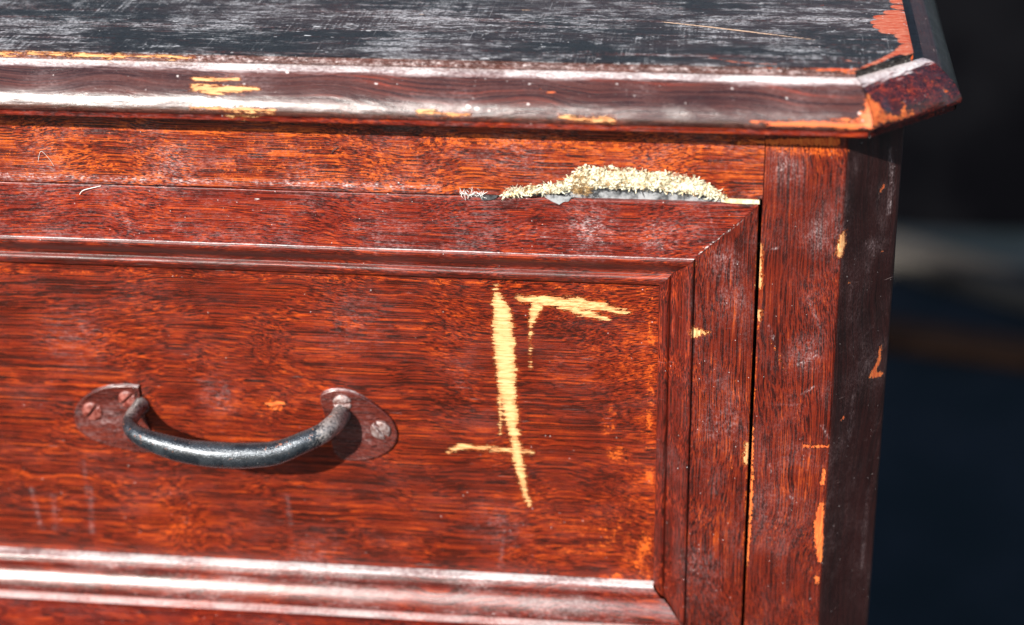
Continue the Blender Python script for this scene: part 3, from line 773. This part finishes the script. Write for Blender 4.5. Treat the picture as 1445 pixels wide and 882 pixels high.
cd = [(5.05, -.75, 4.75, .32, .16), (4.75, -1.1, 4.45, .25, .10), (5.3, -.45, 4.3, .25, .08), (7.7, 1.3, 4.6, .3, .06)]
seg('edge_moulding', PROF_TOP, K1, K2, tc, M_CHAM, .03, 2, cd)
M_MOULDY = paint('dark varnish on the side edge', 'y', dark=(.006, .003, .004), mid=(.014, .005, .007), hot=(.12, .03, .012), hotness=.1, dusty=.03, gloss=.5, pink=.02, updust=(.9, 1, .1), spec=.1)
PROF_SIDE = rounded([(-.25, 5.42), (.10, 5.425), (.40, 5.42), (.70, 5.42), (1.0, 5.42), (1.12, 5.44), (1.24, 5.38), (1.42, 5.22), (1.6, 5.05), (1.78, 4.85), (1.90, 4.67), (1.98, 4.50), (2.035, 4.34), (2.05, 4.22), (2.03, 4.12), (1.96, 4.06), (1.85, 4.035), (1.68, 4.03)], 6)
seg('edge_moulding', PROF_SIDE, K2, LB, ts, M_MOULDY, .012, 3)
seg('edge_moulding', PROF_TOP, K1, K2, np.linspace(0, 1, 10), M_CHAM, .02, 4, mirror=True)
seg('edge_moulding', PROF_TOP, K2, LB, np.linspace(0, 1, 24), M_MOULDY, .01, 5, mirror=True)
seg('fillet', PROF_FIL, LF, K1, tf[::2], M_RAIL, .010, 6)
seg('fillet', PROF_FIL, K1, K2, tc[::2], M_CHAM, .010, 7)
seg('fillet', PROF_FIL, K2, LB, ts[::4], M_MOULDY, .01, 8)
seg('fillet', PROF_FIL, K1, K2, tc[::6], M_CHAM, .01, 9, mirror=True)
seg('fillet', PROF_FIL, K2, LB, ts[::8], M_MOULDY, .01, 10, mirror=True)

# --- top panel: a thick board, its outline set in from the body by 4 mm, raised above the moulding's ledge
def top_panel():
    ZT = 6.2
    ys = np.concatenate([[-.40, -.395, -.38, -.35], np.linspace(-.30, 2.04, 26), np.linspace(2.12, 14, 120), np.linspace(14.6, 42, 24)])
    def xr(y): return np.minimum(3.666 + (y + .40), 6.10)
    def xl(y): return -47.2 - xr(y)
    sx = (span(-50.8, 3.6, .12, XL, 1.5) + 50.8) / 54.4
    Y = ys[:, None] + 0 * sx[None]
    x1, x0 = xr(ys)[:, None], xl(ys)[:, None]
    # keep the sampling dense near the right end
    X = x0 + (x1 - x0) * sx[None]
    edge = np.minimum(np.minimum(Y + .40, x1 - X), 1.0)
    Z = ZT + fbm(X * .08, Y * .12, 3) * .06 - .035 * np.exp(-edge / .035)
    # ragged chamfer corner
    dch = (3.666 + .40 - X + Y) * .7071
    rag = fbm(X * 3.0 + Y * 3, X * 0 + 1.3, 8) * .10
    P = np.stack([X, Y, Z], -1)
    m_ = np.clip(1 - np.abs(dch) / .4, 0, 1)
    P[..., 0] -= m_ * rag * .7; P[..., 1] += m_ * rag * .7
    return grid('top_panel', P, M_TOP, root)
tp = top_panel()
def panel_edge():
    # vertical face of the board: front (varnished lip), chamfer (sawn and ragged), right side
    pts = [(-50.9, -.40), (XL, -.40)] + [(x, -.40) for x in np.arange(XL + .1, 3.64, .1)]
    kinds = [0] * len(pts)
    a, b = np.array([3.67, -.40]), np.array([6.10, 2.035])
    for t in np.linspace(0, 1, 90): pts.append(tuple(a + (b - a) * t)); kinds.append(1)
    for y in np.arange(2.1, 42, .5): pts.append((6.10, y)); kinds.append(2)
    hs = np.linspace(0, 1, 9)
    P = np.zeros((len(pts), 9, 3))
    for i, (p, k) in enumerate(zip(pts, kinds)):
        nx, ny = ((0, -1), (.707, -.707), (1, 0))[k]
        for j, h in enumerate(hs):
            x, y, z = p[0], p[1], (5.40 if k == 2 else 5.76) + h * (.775 if k == 2 else .415)
            o = -.01
            if k == 1:
                q = 3.67 - x
                o = -.02 - .10 * float(vnoise(np.array([q * 9.]), np.array([h * .8]), 4)[0]) * math.sin(min(1, h * 1.2) * math.pi) - .05 * float(vnoise(np.array([q * 22.]), np.array([h * 2]), 6)[0])
            P[i, j] = (x + nx * o, y + ny * o, z)
    P = P
    kk = np.array(kinds)
    i0, i1 = np.nonzero(kk == 1)[0][0], np.nonzero(kk == 1)[0][-1]
    grid('panel_edge', P[:i0 + 1], M_MOULD, tp)
    e = grid('panel_edge', P[i0:i1 + 1], M_RAW, tp); e['label'] = 'rough dark chipped edge at the cut corner'
    grid('panel_edge', P[i1:], M_MOULDY, tp)
panel_edge()

# --- frieze rail under the top, its lower edge broken away above the drawer
BRK = np.array([(-12.9, .03), (-12.4, .06), (-11.5, .03), (-10.9, .08), (-9.8, .20), (-8.85, .36), (-8.2, .46), (-6.7, .64), (-5.4, .64), (-4.3, .62), (-3.0, .50), (-2.2, .38), (-1.5, .27), (-1.0, .24), (-.15, .24), (0.02, .24)])
def zb(x): return np.interp(x, BRK[:, 0], BRK[:, 1], left=.03)
def frieze():
    xs = span(-50.6, .078, .08, XL, 1.5)
    ts_ = np.concatenate([[0, 0, 0], np.linspace(0, 1, 52)])
    X = xs[:, None] + 0 * ts_[None]
    jag = fbm(xs * 3, xs * 0, 12) * .10 * ((xs > -11) & (xs < -1.3))
    z0 = (zb(xs) + jag + .012 * np.sin(xs * .4))[:, None]
    Z = z0 + (3.745 - z0) * ts_[None]
    Y = .03 * fbm(X * .15, Z * .6, 21) + .012 * fbm(X * 2, Z * 3, 22)
    Y -= .07
    Y[:, 0] = 1.8; Y[:, 1] = -.04; Z[:, 2] += .012; Z[:, 3:] += .0
    Z[:, 3] += .025
    Y[:, 2] += .0
    P = np.stack([X, Y, Z], -1)
    return grid('frieze', P, M_FRIEZE, root)
fz = frieze()

# --- corner posts (front face, chamfer, side)
def post(mirror, dense):
    path = [(.085, 2.0), (.085, .04), (.09, .02), (.105, .004), (.14, 0)]
    for x in np.arange(.3, 3.41, .1 if dense else .8): path.append((x, 0))
    path += [(3.44, .002), (3.475, .010), (3.50, .028), (3.525, .055)]
    for t in np.linspace(.03, .98, 28 if dense else 5): path.append((3.5 + 2.5 * t, 2.5 * t))
    path += [(5.965, 2.475), (5.99, 2.52), (6.0, 2.58), (6.0, 3.2), (6.0, 4.5), (5.9, 4.5)]
    p = np.array(path)
    zs = np.concatenate([np.linspace(-77.9, -25.5, 20), np.linspace(-25, 3.745, 300 if dense else 12)])
    X = p[:, 0][:, None] + 0 * zs[None]; Y = p[:, 1][:, None] + 0 * zs[None]; Z = 0 * p[:, :1] + zs[None]
    s = np.concatenate([[0], np.cumsum(np.linalg.norm(np.diff(p, axis=0), axis=1))])[:, None] + 0 * zs[None]
    w = .05 * fbm(s * .3, Z * .12, 31) + .014 * fbm(s * 2, Z * 1.4, 32)
    nick = .05 * np.clip(fbm(Z * .9, Z * 0 + 3, 33) - .12, 0, 1) * np.exp(-((X - 3.5) ** 2 + Y ** 2) / .05)
    ramp = tr(X, .2, .4)
    Y = Y + (w + nick) * np.where(X < 3.5, 1, .7) * ramp
    X = X - (w + nick) * np.where(X < 3.5, 0, .7)
    P = np.stack([X, Y, Z], -1)
    if mirror: P = MX(P)
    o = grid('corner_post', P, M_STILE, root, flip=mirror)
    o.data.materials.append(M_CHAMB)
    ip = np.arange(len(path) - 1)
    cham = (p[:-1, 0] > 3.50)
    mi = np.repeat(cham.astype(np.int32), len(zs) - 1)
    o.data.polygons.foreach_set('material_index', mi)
    return o
post(False, True)
post(True, False)

# --- carcass behind: side panels, back, inside
box('side_panel', 4.9, 5.9, 4.4, 42, -70, 3.7, M_STILE, root)
box('side_panel', -53.1, -52.1, 4.4, 42, -70, 3.7, M_STILE, root)
box('back_panel', -52.1, 4.9, 41, 41.9, -70, 3.7, M_INSIDE, root)
box('inner_frame', -51.0, 4.3, 2.6, 6.0, -76, 3.6, M_INSIDE, root)
box('lower_rail', -50.6, .03, .05, 2.5, -27.4, -25.05, M_RAIL, root)
box('lower_front', -50.6, .03, .25, 2.5, -70, -27.45, M_PANEL, root)
box('plinth', -50.6, .03, .10, 2.5, -75.5, -70.05, M_RAIL, root)

# --- the drawer: recessed panel with rails, stile and moulding round it
DX0, DX1, DZ0, DZ1 = -47.15, -.06, -24.95, -.055           # outer edge of the drawer front
WR = 2.62                                                     # width of the flat rail
PY = .75                                                      # depth of the panel face
def drawer_panel():
    xs = span(-45.0, -3.9, .085, XL, 1.5)
    zs = span(-19.6, -3.4, .085)
    X, Z = np.meshgrid(xs, zs, indexing='ij')
    Y = PY + .05 * fbm(X * .1, Z * .25, 41) + .010 * fbm(X * 1.2, Z * 4, 42)
    return grid('drawer', np.stack([X, Y, Z], -1), M_PANEL, root)
drw = drawer_panel()
drw['label'] = 'drawer front with deep scratches through the varnish'

# inner outline of each moulding layer: right, top, left, bottom offsets from the drawer's outer edge
IX1, IZ1 = -2.72, -2.62           # where rail ends and moulding starts (right x, top z)
IX0, IZ0 = -44.5, -21.5
WM = 1.52
def frame_piece(name, which, prof, mat, steps, seed, amp=.012, gap=.010, outer=(DX0, DX1, DZ0, DZ1), inner=None, fn=None):
    """prof: list of (s, y), s = 0 at the outer outline, 1 at the inner outline (or beyond); mitred ends"""
    x0, x1, z0, z1 = outer
    a0, a1, b0, b1 = inner
    prof = np.array(prof, float)
    s = prof[:, 0]
    OX0, OX1 = x0 + (a0 - x0) * s, x1 + (a1 - x1) * s
    OZ0, OZ1 = z0 + (b0 - z0) * s, z1 + (b1 - z1) * s
    t = steps[:, None]
    if which == 'top':   X = OX0 + gap + (OX1 - OX0 - 2 * gap) * t; Z = OZ1[None] + 0 * t
    if which == 'bottom': X = OX0 + gap + (OX1 - OX0 - 2 * gap) * t; Z = OZ0[None] + 0 * t
    if which == 'right': Z = OZ0 + gap + (OZ1 - OZ0 - 2 * gap) * t; X = OX1[None] + 0 * t
    if which == 'left':  Z = OZ0 + gap + (OZ1 - OZ0 - 2 * gap) * t; X = OX0[None] + 0 * t
    Y = prof[:, 1][None] + 0 * t
    Y = Y + amp * 3 * fbm(X * .2, Z * .2, seed) + amp * fbm(X * 2.1, Z * 2.1, seed + 3)
    wob = amp * 2.0 * fbm(X * .5 + s[None] * 3, Z * .5, seed + 5)
    if which in ('top', 'bottom'): Z = Z + wob * (prof[:, 1] < .6)
    else: X = X + wob * (prof[:, 1] < .6)
    P = np.stack([X, Y, Z], -1)
    if fn is not None: P = fn(P)
    flip = which in ('bottom', 'right')
    return grid(name, P, mat, drw, flip=flip)
tx = (span(DX0, DX1, .09, XL, 1.5) - DX0) / (DX1 - DX0)
tz = (span(DZ0, DZ1, .09) - DZ0) / (DZ1 - DZ0)
inner_f = (IX0, IX1, IZ0, IZ1)
rp = [(-.0, 1.9), (-.0, .10), (.004, .055), (.015, .035), (.035, .03)] + [(s, .03) for s in np.linspace(.06, 1.02, 34)]
frame_piece('drawer_rail', 'top', rp, M_RAIL, tx, 51, inner=inner_f)
# bottom rail has a bevelled strip along its upper edge
rpb = [(0, 1.9), (0, .10), (.01, .05), (.03, .03)] + [(s, .03) for s in np.linspace(.06, .78, 16)] + [(.81, .01), (.835, -.03), (.85, -.055), (.858, -.05), (.87, .0), (.885, .055), (.90, .11), (.92, .17), (.935, .20), (.96, .21), (.99, .215), (1.02, .22)]
frame_piece('drawer_rail', 'bottom', rpb, M_RAILB, tx, 52, inner=inner_f)
frame_piece('drawer_stile', 'right', rp, M_STILE, tz, 53, inner=inner_f)
frame_piece('drawer_stile', 'left', rp, M_STILE, tz[::6], 54, inner=inner_f)

MP = [(0, .10), (.0, -.02), (.006, -.10), (.03, -.145), (.07, -.16), (.12, -.15), (.18, -.125), (.25, -.085), (.32, -.01), (.385, .11), (.45, .20), (.52, .235), (.60, .24), (.645, .24),
      (.665, .245), (.68, .22), (.70, .155), (.74, .105), (.79, .09), (.85, .105), (.90, .14), (.94, .17), (.965, .19), (.985, .225), (1.0, .26), (1.0, .40), (1.0, .60), (1.0, .80)]
def dens(prof, n=3):
    out = []
    for (a, b) in zip(prof[:-1], prof[1:]):
        for k in range(n): out.append((a[0] + (b[0] - a[0]) * k / n, a[1] + (b[1] - a[1]) * k / n))
    return out + [prof[-1]]
o2 = (IX0, IX1, IZ0, IZ1)
i2 = (IX0 + WM, IX1 - WM, -19.62, IZ1 - WM)
MPB = [(0, .10), (.0, -.02), (.006, -.10), (.03, -.145), (.07, -.16), (.12, -.155), (.18, -.135), (.25, -.095), (.33, -.03), (.40, .05), (.47, .13), (.53, .19), (.60, .225)] + MP[13:]
MPT = [(0, .10), (.0, -.02), (.006, -.10), (.03, -.145), (.07, -.16), (.12, -.155), (.18, -.12), (.24, -.05), (.31, .06), (.38, .18), (.45, .30), (.51, .39), (.57, .44), (.63, .46),
       (.66, .46), (.68, .43), (.71, .36), (.75, .32), (.80, .31), (.85, .32), (.89, .35), (.93, .38), (.97, .42), (.99, .46), (1.0, .50), (1.0, .60), (1.0, .80)]
MPd = rounded(MPT[1:24], 2).tolist() + [list(q) for q in MPT[24:]]
frame_piece('drawer_moulding', 'top', MPd, M_BEADX, tx, 61, .010, outer=o2, inner=i2)
MPBd = rounded(MPB[1:24], 2).tolist() + [list(q) for q in MPB[24:]]
frame_piece('drawer_moulding', 'bottom', MPBd, M_BEADB, tx, 62, .010, outer=o2, inner=i2)
frame_piece('drawer_moulding', 'right', MPd, M_BEADZ, tz, 63, .010, outer=o2, inner=i2)
frame_piece('drawer_moulding', 'left', MPd, M_BEADZ, tz[::6], 64, .010, outer=o2, inner=i2)

# --- grey lath laid bare in the break, bare sliver, scraps, torn fibre
def slab(name, poly, y0, y1, mat, parent, amp=.02, seed=1):
    P, F = [], []
    k = len(poly)
    cx, cz = np.mean([p[0] for p in poly]), np.mean([p[1] for p in poly])
    rnd = random.Random(seed)
    jit = [(rnd.uniform(-amp, amp), rnd.uniform(-amp, amp)) for _ in poly]
    for yy, sh in ((y1, 1.0), (y0 + (y1 - y0) * .3, 1.0), (y0, .97)):
        for (x, z), (a, b) in zip(poly, jit):
            P.append((cx + (x + a - cx) * sh, yy, cz + (z + b - cz) * sh if sh < 1 else z + b))
    for r in range(2):
        for i in range(k):
            F.append((r * k + i, r * k + (i + 1) % k, (r + 1) * k + (i + 1) % k, (r + 1) * k + i))
    F.append(tuple(range(2 * k, 3 * k)))
    return link_mesh(name, P, F, mat, parent, smooth=False)

def lath():
    xs = np.linspace(-11.3, -.9, 160)
    zs = np.linspace(-.6, 1.0, 26)
    X, Z = np.meshgrid(xs, zs, indexing='ij')
    Y = .26 + .10 * fbm(X * .5, Z * 2, 71) + .05 * fbm(X * 3, Z * 5, 72)
    return grid('grey_lath', np.stack([X, Y, Z], -1), M_GREY, root)
lath()
sl = slab('bare_sliver', [(-1.65, .06), (-1.2, .03), (-.6, .02), (-.02, .015), (-.015, .215), (-.7, .235), (-1.3, .25), (-1.7, .30)], -.082, .6, M_SLIVER, root)
slab('grey_flake', [(-9.15, .10), (-8.75, .14), (-8.35, .10), (-7.95, .08), (-8.15, -.12), (-8.42, -.16), (-8.6, -.30), (-8.85, -.16), (-9.2, -.02)], -.03, .035, M_GREY, drw, .04, 3)
slab('black_scrap', [(-12.1, -.02), (-11.6, .05), (-11.2, .08), (-11.25, -.06), (-11.6, -.2), (-11.95, -.17)], -.06, .03, M_SCRAP, drw, .03, 5)

UP = np.array([(-13.0, .08), (-12.85, .25), (-12.3, .38), (-11.7, .2), (-11.5, .10), (-10.94, .22), (-10.3, .38), (-9.6, .52), (-8.85, .62), (-8.3, .85), (-7.9, 1.15), (-7.5, 1.40), (-6.4, 1.36), (-5.2, 1.34), (-4.6, 1.20), (-4.0, 1.28), (-3.4, 1.05), (-2.7, .98), (-2.2, .80), (-1.8, .55), (-1.5, .30)])
def fibres():
    rnd = random.Random(11)
    # lumpy core
    xs = np.linspace(-11.0, -1.45, 320)
    ts_ = np.linspace(0, 1, 22)
    up = np.interp(xs, UP[:, 0], UP[:, 1]); lo = zb(xs) - .03
    X = xs[:, None] + 0 * ts_[None]
    lo_, up_ = lo[:, None], (up - .04 + .12 * fbm(xs * 2.2, xs * 0, 81, 5))[:, None]
    Z = lo_ + (up_ - lo_) * ts_[None]
    prof = np.sin(np.clip(ts_, 0, 1) * math.pi) ** .45
    hgt = (.10 + .30 * np.clip((up - lo) / .8, 0, 1))[:, None]
    Y = -.01 - hgt * prof[None] * np.clip(.95 - 2.6 * np.abs(fbm(X * 1.9, Z * 2.6, 82, 4)) + .8 * fbm(X * 6, Z * 7, 84, 3), .05, 2) + .03
    Z = Z + .08 * fbm(X * 4, Z * 4, 83)
    core = np.stack([X, Y, Z], -1).reshape(-1, 3)
    V = [core]; F = [grid_faces(len(xs), len(ts_))]
    off = len(core)
    def y_at(x, z):
        u, l = np.interp(x, UP[:, 0], UP[:, 1]), float(zb(np.array([x]))[0]) - .03
        t = min(1, max(0, (z - l) / max(.05, u - l)))
        return -.01 - (.10 + .30 * min(1, max(0, (u - l) / .8))) * math.sin(t * math.pi) ** .45 * .8
    # curled flakes and shreds
    for k in range(4200):
        x = rnd.uniform(-11.0, -1.45)
        u, l = np.interp(x, UP[:, 0], UP[:, 1]), float(zb(np.array([x]))[0]) - .03
        if rnd.random() > .25 + (u - l): continue
        t = rnd.random() ** .8
        edge = rnd.random()
        if edge < .30: t = 1.0 + rnd.uniform(-.12, .22) * float(vnoise(np.array([x * 2.5]), np.array([.5]), 9)[0]) * 1.5
        elif edge < .42: t = rnd.uniform(-.06, .06)
        z = l + (u - l) * t
        y = y_at(x, z) - rnd.uniform(-.01, .04)
        a = rnd.choice((0, math.pi)) + rnd.gauss(0, .75); el = rnd.uniform(-.3, 1.0)
        L = rnd.uniform(.03, .10) * rnd.choice((1, 1, 1.6, 2.4)) * (1.3 if edge < .42 else 1); w = min(.06, L * rnd.uniform(.25, .7))
        d = np.array([math.cos(a) * math.cos(el), -math.sin(el), math.sin(a) * math.cos(el)])
        if rnd.random() < .03: L = rnd.uniform(.2, .45); d = np.array([math.cos(a * .25), -.15, .25 * math.sin(a)]); d /= np.linalg.norm(d)
        q = np.cross(d, np.array([rnd.uniform(-1, 1), rnd.uniform(-1, 1), rnd.uniform(-1, 1)])); q /= np.linalg.norm(q) + 1e-6
        cu = np.cross(d, q) * rnd.uniform(-.5, .5) * L
        p = np.array([x, y, z])
        pts = [p - q * w / 2, p + q * w / 2, p + d * L * .5 + q * w * .55 + cu, p + d * L * .5 - q * w * .45 + cu, p + d * L + q * w * .15, p + d * L - q * w * .25]
        V.append(np.array(pts))
        F.append(np.array([[0, 1, 2, 3], [3, 2, 4, 5]]) + off)
        off += 6
    o = link_mesh('splintered_fibre', np.concatenate(V) - np.array([0, .06, 0]), np.concatenate(F), M_FIBRE, fz, smooth=False, marks=False)
    o.data.materials.append(M_FIBRE_BR)
    nf = len(o.data.polygons); nc = len(F[0])
    mi = np.zeros(nf, np.int32)
    pick = np.repeat(np.array([rnd.random() < .16 for _ in range((nf - nc) // 2)], np.int32), 2)
    mi[nc:nc + len(pick)] = pick
    o.data.polygons.foreach_set('material_index', mi)
    o['kind'] = 'stuff'; o['label'] = 'ragged pale torn fibre along the break'
    # brown patches
fibres()

def strands(name, centre, spread, n_, r, mat, parent, seed, length=(.2, .7)):
    rnd = random.Random(seed)
    V, F, off = [], [], 0
    for k in range(n_):
        p = np.array([centre[0] + rnd.uniform(-1, 1) * spread[0], centre[1] - rnd.uniform(0, 1) * spread[1], centre[2] + rnd.uniform(-1, 1) * spread[2]])
        a = rnd.uniform(0, 2 * math.pi)
        d = np.array([math.cos(a), rnd.uniform(-.5, .2), math.sin(a) * .8]); L = rnd.uniform(*length)
        bend = rnd.uniform(-2.2, 2.2)
        m_ = 7
        for i in range(m_):
            t = i / (m_ - 1)
            an = a + bend * t
            if i: p = p + np.array([math.cos(an), d[1] * .3, math.sin(an) * .8]) * L / m_
            rr = r * (1 - .6 * t)
            for s in range(3):
                b = s * 2.094
                V.append(p + np.array([-math.sin(an) * math.cos(b), math.sin(b), math.cos(an) * math.cos(b)]) * rr)
            if i:
                for s in range(3):
                    F.append((off + (i - 1) * 3 + s, off + (i - 1) * 3 + (s + 1) % 3, off + i * 3 + (s + 1) % 3, off + i * 3 + s))
        off += m_ * 3
    o = link_mesh(name, np.array(V), np.array(F), mat, parent, marks=False)
    o['kind'] = 'stuff'
    return o
strands('fibre_tuft', (-12.35, -.02, .12), (.50, .08, .08), 70, .018, M_TUFT, fz, 3, (.12, .42))
strands('fibre_tuft', (-7.6, -.19, .75), (.35, .25, .45), 420, .012, M_FIBRE_BR, fz, 5, (.1, .35))
strands('fibre_tuft', (-5.2, -.10, 1.12), (2.4, .25, .22), 260, .009, M_FIBRE, fz, 6, (.1, .26))
strands('fibre_tuft', (-9.6, -.08, .38), (1.2, .14, .12), 160, .012, M_FIBRE, fz, 7, (.1, .35))

# --- fine hairs stuck to the varnish
def hair(pts, r, mat, parent):
    pts = rounded(pts, 6)
    V, F = [], []
    for i, p in enumerate(pts):
        d = pts[min(i + 1, len(pts) - 1)] - pts[max(i - 1, 0)]; d = d / np.linalg.norm(d)
        a = np.cross(d, [0, 1, 0]); a /= np.linalg.norm(a); b = np.cross(d, a)
        for s in range(4):
            V.append(p + (a * math.cos(s * 1.571) + b * math.sin(s * 1.571)) * r)
        if i:
            for s in range(4): F.append(((i - 1) * 4 + s, (i - 1) * 4 + (s + 1) % 4, i * 4 + (s + 1) % 4, i * 4 + s))
    return link_mesh('hair', np.array(V), np.array(F), mat, parent, marks=False)
hair([(-29.9, -.03, -.52), (-29.7, -.09, -.30), (-29.3, -.07, -.18), (-28.9, .0, -.1)], .018, M_TUFT, drw)
hair([(-18.4, -.10, 1.75), (-18.3, -.17, 1.95), (-18.1, -.10, 2.05)], .02, M_SCRAP, fz)
hair([(-31.6, -.08, 1.0), (-31.4, -.13, 1.5), (-31.1, -.11, 1.2), (-30.9, -.075, .8)], .008, M_TUFT, fz)

# --- the pull: bent bar, two painted plates, four slotted screws
def tube(name, pts, radii, mat, parent, nseg=28):
    C3 = rounded([(*p, r) for p, r in zip(pts, radii)], 10)
    V = []
    up = np.array([0, 0, 1.])
    for i in range(len(C3)):
        d = C3[min(i + 1, len(C3) - 1), :3] - C3[max(i - 1, 0), :3]; d /= np.linalg.norm(d)
        a = up - d * (up @ d); a /= np.linalg.norm(a); b = np.cross(d, a)
        for s in range(nseg):
            th = 2 * math.pi * s / nseg
            rr = C3[i, 3] * (1 + .05 * float(vnoise(np.array([i * .25]), np.array([s * .4]), 3)[0] - .5))
            V.append(C3[i, :3] + (a * math.cos(th) * 1.05 + b * math.sin(th) * .92) * rr)
    F = [(i * nseg + s, i * nseg + (s + 1) % nseg, (i + 1) * nseg + (s + 1) % nseg, (i + 1) * nseg + s) for i in range(len(C3) - 1) for s in range(nseg)]
    o = link_mesh(name, np.array(V), np.array(F), mat, parent)
    # bare metal worn at both legs
    P = np.array(V)
    yv = np.clip((P[:, 1] + 1.9) / 1.3, 0, 1) * .75
    top = np.clip((P[:, 0] + 20.2) / 1.0, 0, 1) * .8
    o.data.attributes['wear'].data.foreach_set('value', np.maximum(yv, top).astype(np.float32))
    return o
hp = [(-28.35, .70, -11.35), (-28.40, .20, -11.35), (-28.45, -.5, -11.38), (-28.35, -1.15, -11.45), (-27.9, -1.65, -11.60), (-27.0, -1.95, -11.80), (-25.4, -2.1, -12.12), (-23.4, -2.15, -12.20), (-21.5, -2.0, -12.08),
      (-20.2, -1.7, -11.65), (-19.3, -1.2, -11.35), (-18.9, -.5, -11.2), (-18.8, .1, -11.25), (-18.8, .70, -11.3)]
hr = [.42, .37, .37, .38, .42, .49, .56, .59, .55, .49, .46, .46, .46, .48]
tube('handle', hp, hr, M_HANDLE, drw)

def plate(poly, seed):
    """outline -> domed plate with a rolled rim"""
    poly = np.array(poly, float)
    # resample the outline as a closed smooth curve
    n_ = len(poly); out = []
    for i in range(n_):
        p0, p1, p2, p3 = poly[i - 1], poly[i], poly[(i + 1) % n_], poly[(i + 2) % n_]
        for k in range(6):
            t = k / 6
            out.append(.5 * ((2 * p1) + (-p0 + p2) * t + (2 * p0 - 5 * p1 + 4 * p2 - p3) * t * t + (-p0 + 3 * p1 - 3 * p2 + p3) * t ** 3))
    out = np.array(out); c = out.mean(0)
    rings = [(1.015, .80), (1.005, .66), (1.0, .615), (.985, .585), (.965, .575), (.94, .585), (.90, .595)] + [(s, .597 - .02 * (1 - s)) for s in np.linspace(.84, .02, 16)]
    V = []
    for s, y in rings:
        for p in out:
            q = c + (p - c) * s
            V.append((q[0], y + .03 * float(fbm(np.array([q[0] * 1.6]), np.array([q[1] * 1.6]), seed)[0]) * (s < .97), q[1]))
    k = len(out)
    F = [(r * k + i, r * k + (i + 1) % k, (r + 1) * k + (i + 1) % k, (r + 1) * k + i) for r in range(len(rings) - 1) for i in range(k)]
    return link_mesh('handle_plate', np.array(V), np.array(F)[:, ::-1], M_PLATE, drw)
M_PLATE = paint('varnish over the handle plates', 'x', dark=(.022, .005, .004), mid=(.085, .013, .008), hot=(.26, .035, .010), hotness=.35, dusty=.40, gloss=.28, pink=.30, contrast=.5, speck=.3, coat=.4)
plate([(-28.35, -10.35), (-28.45, -10.32), (-29.3, -10.32), (-30.2, -10.52), (-31.1, -11.05), (-31.62, -11.85), (-31.55, -12.7), (-31.0, -13.2), (-30.1, -13.55), (-29.0, -13.78), (-28.2, -13.85), (-27.9, -13.7), (-27.95, -12.9), (-28.2, -11.9), (-28.32, -11.0)], 3)
plate([(-19.75, -10.5), (-19.5, -10.2), (-18.9, -10.05), (-18.1, -10.2), (-17.2, -10.75), (-16.45, -11.5), (-16.22, -12.3), (-16.5, -13.0), (-17.2, -13.5), (-18.0, -13.72), (-18.7, -13.75), (-19.2, -13.4), (-19.4, -12.4), (-19.6, -11.4)], 5)

def screw(x, z, y, r, ang, mat, tilt=0.0):
    nr, na = 22, 48
    V = [(x, y - r * .36, z)] if False else []
    for i in range(nr):
        q = i / (nr - 1)
        for k in range(na):
            a = 2 * math.pi * k / na
            rr = r * min(1.0, q * 1.12 + .001)
            h = .30 * r * math.sqrt(max(0, 1 - (rr / r) ** 2 * .9)) + .04
            if q > .9: h = .30 * r * math.sqrt(.1) + .04 - (q - .9) / .1 * .16
            u = rr * (math.cos(a) * math.sin(ang) - math.sin(a) * math.cos(ang))
            if abs(u) < .16 * r and q <= .93: h -= .35 * r * min(1, (.16 * r - abs(u)) / (.05 * r))
            V.append((x + rr * math.cos(a), y - h, z + rr * math.sin(a)))
    F = [(i * na + k, i * na + (k + 1) % na, (i + 1) * na + (k + 1) % na, (i + 1) * na + k) for i in range(nr - 1) for k in range(na)]
    o = link_mesh('screw', np.array(V), np.array(F)[:, ::-1], mat, drw, marks=False)
    return o
screw(-30.72, -11.72, .62, .48, .9, M_SCREWP)['label'] = 'screw head thick with old varnish'
screw(-28.95, -10.98, .62, .42, .75, M_SCREWP)
screw(-18.72, -10.72, .62, .44, .08, M_SCREW)
screw(-16.98, -12.02, .60, .47, -.95, M_SCREW)['label'] = 'screw head worn to bare grey metal'
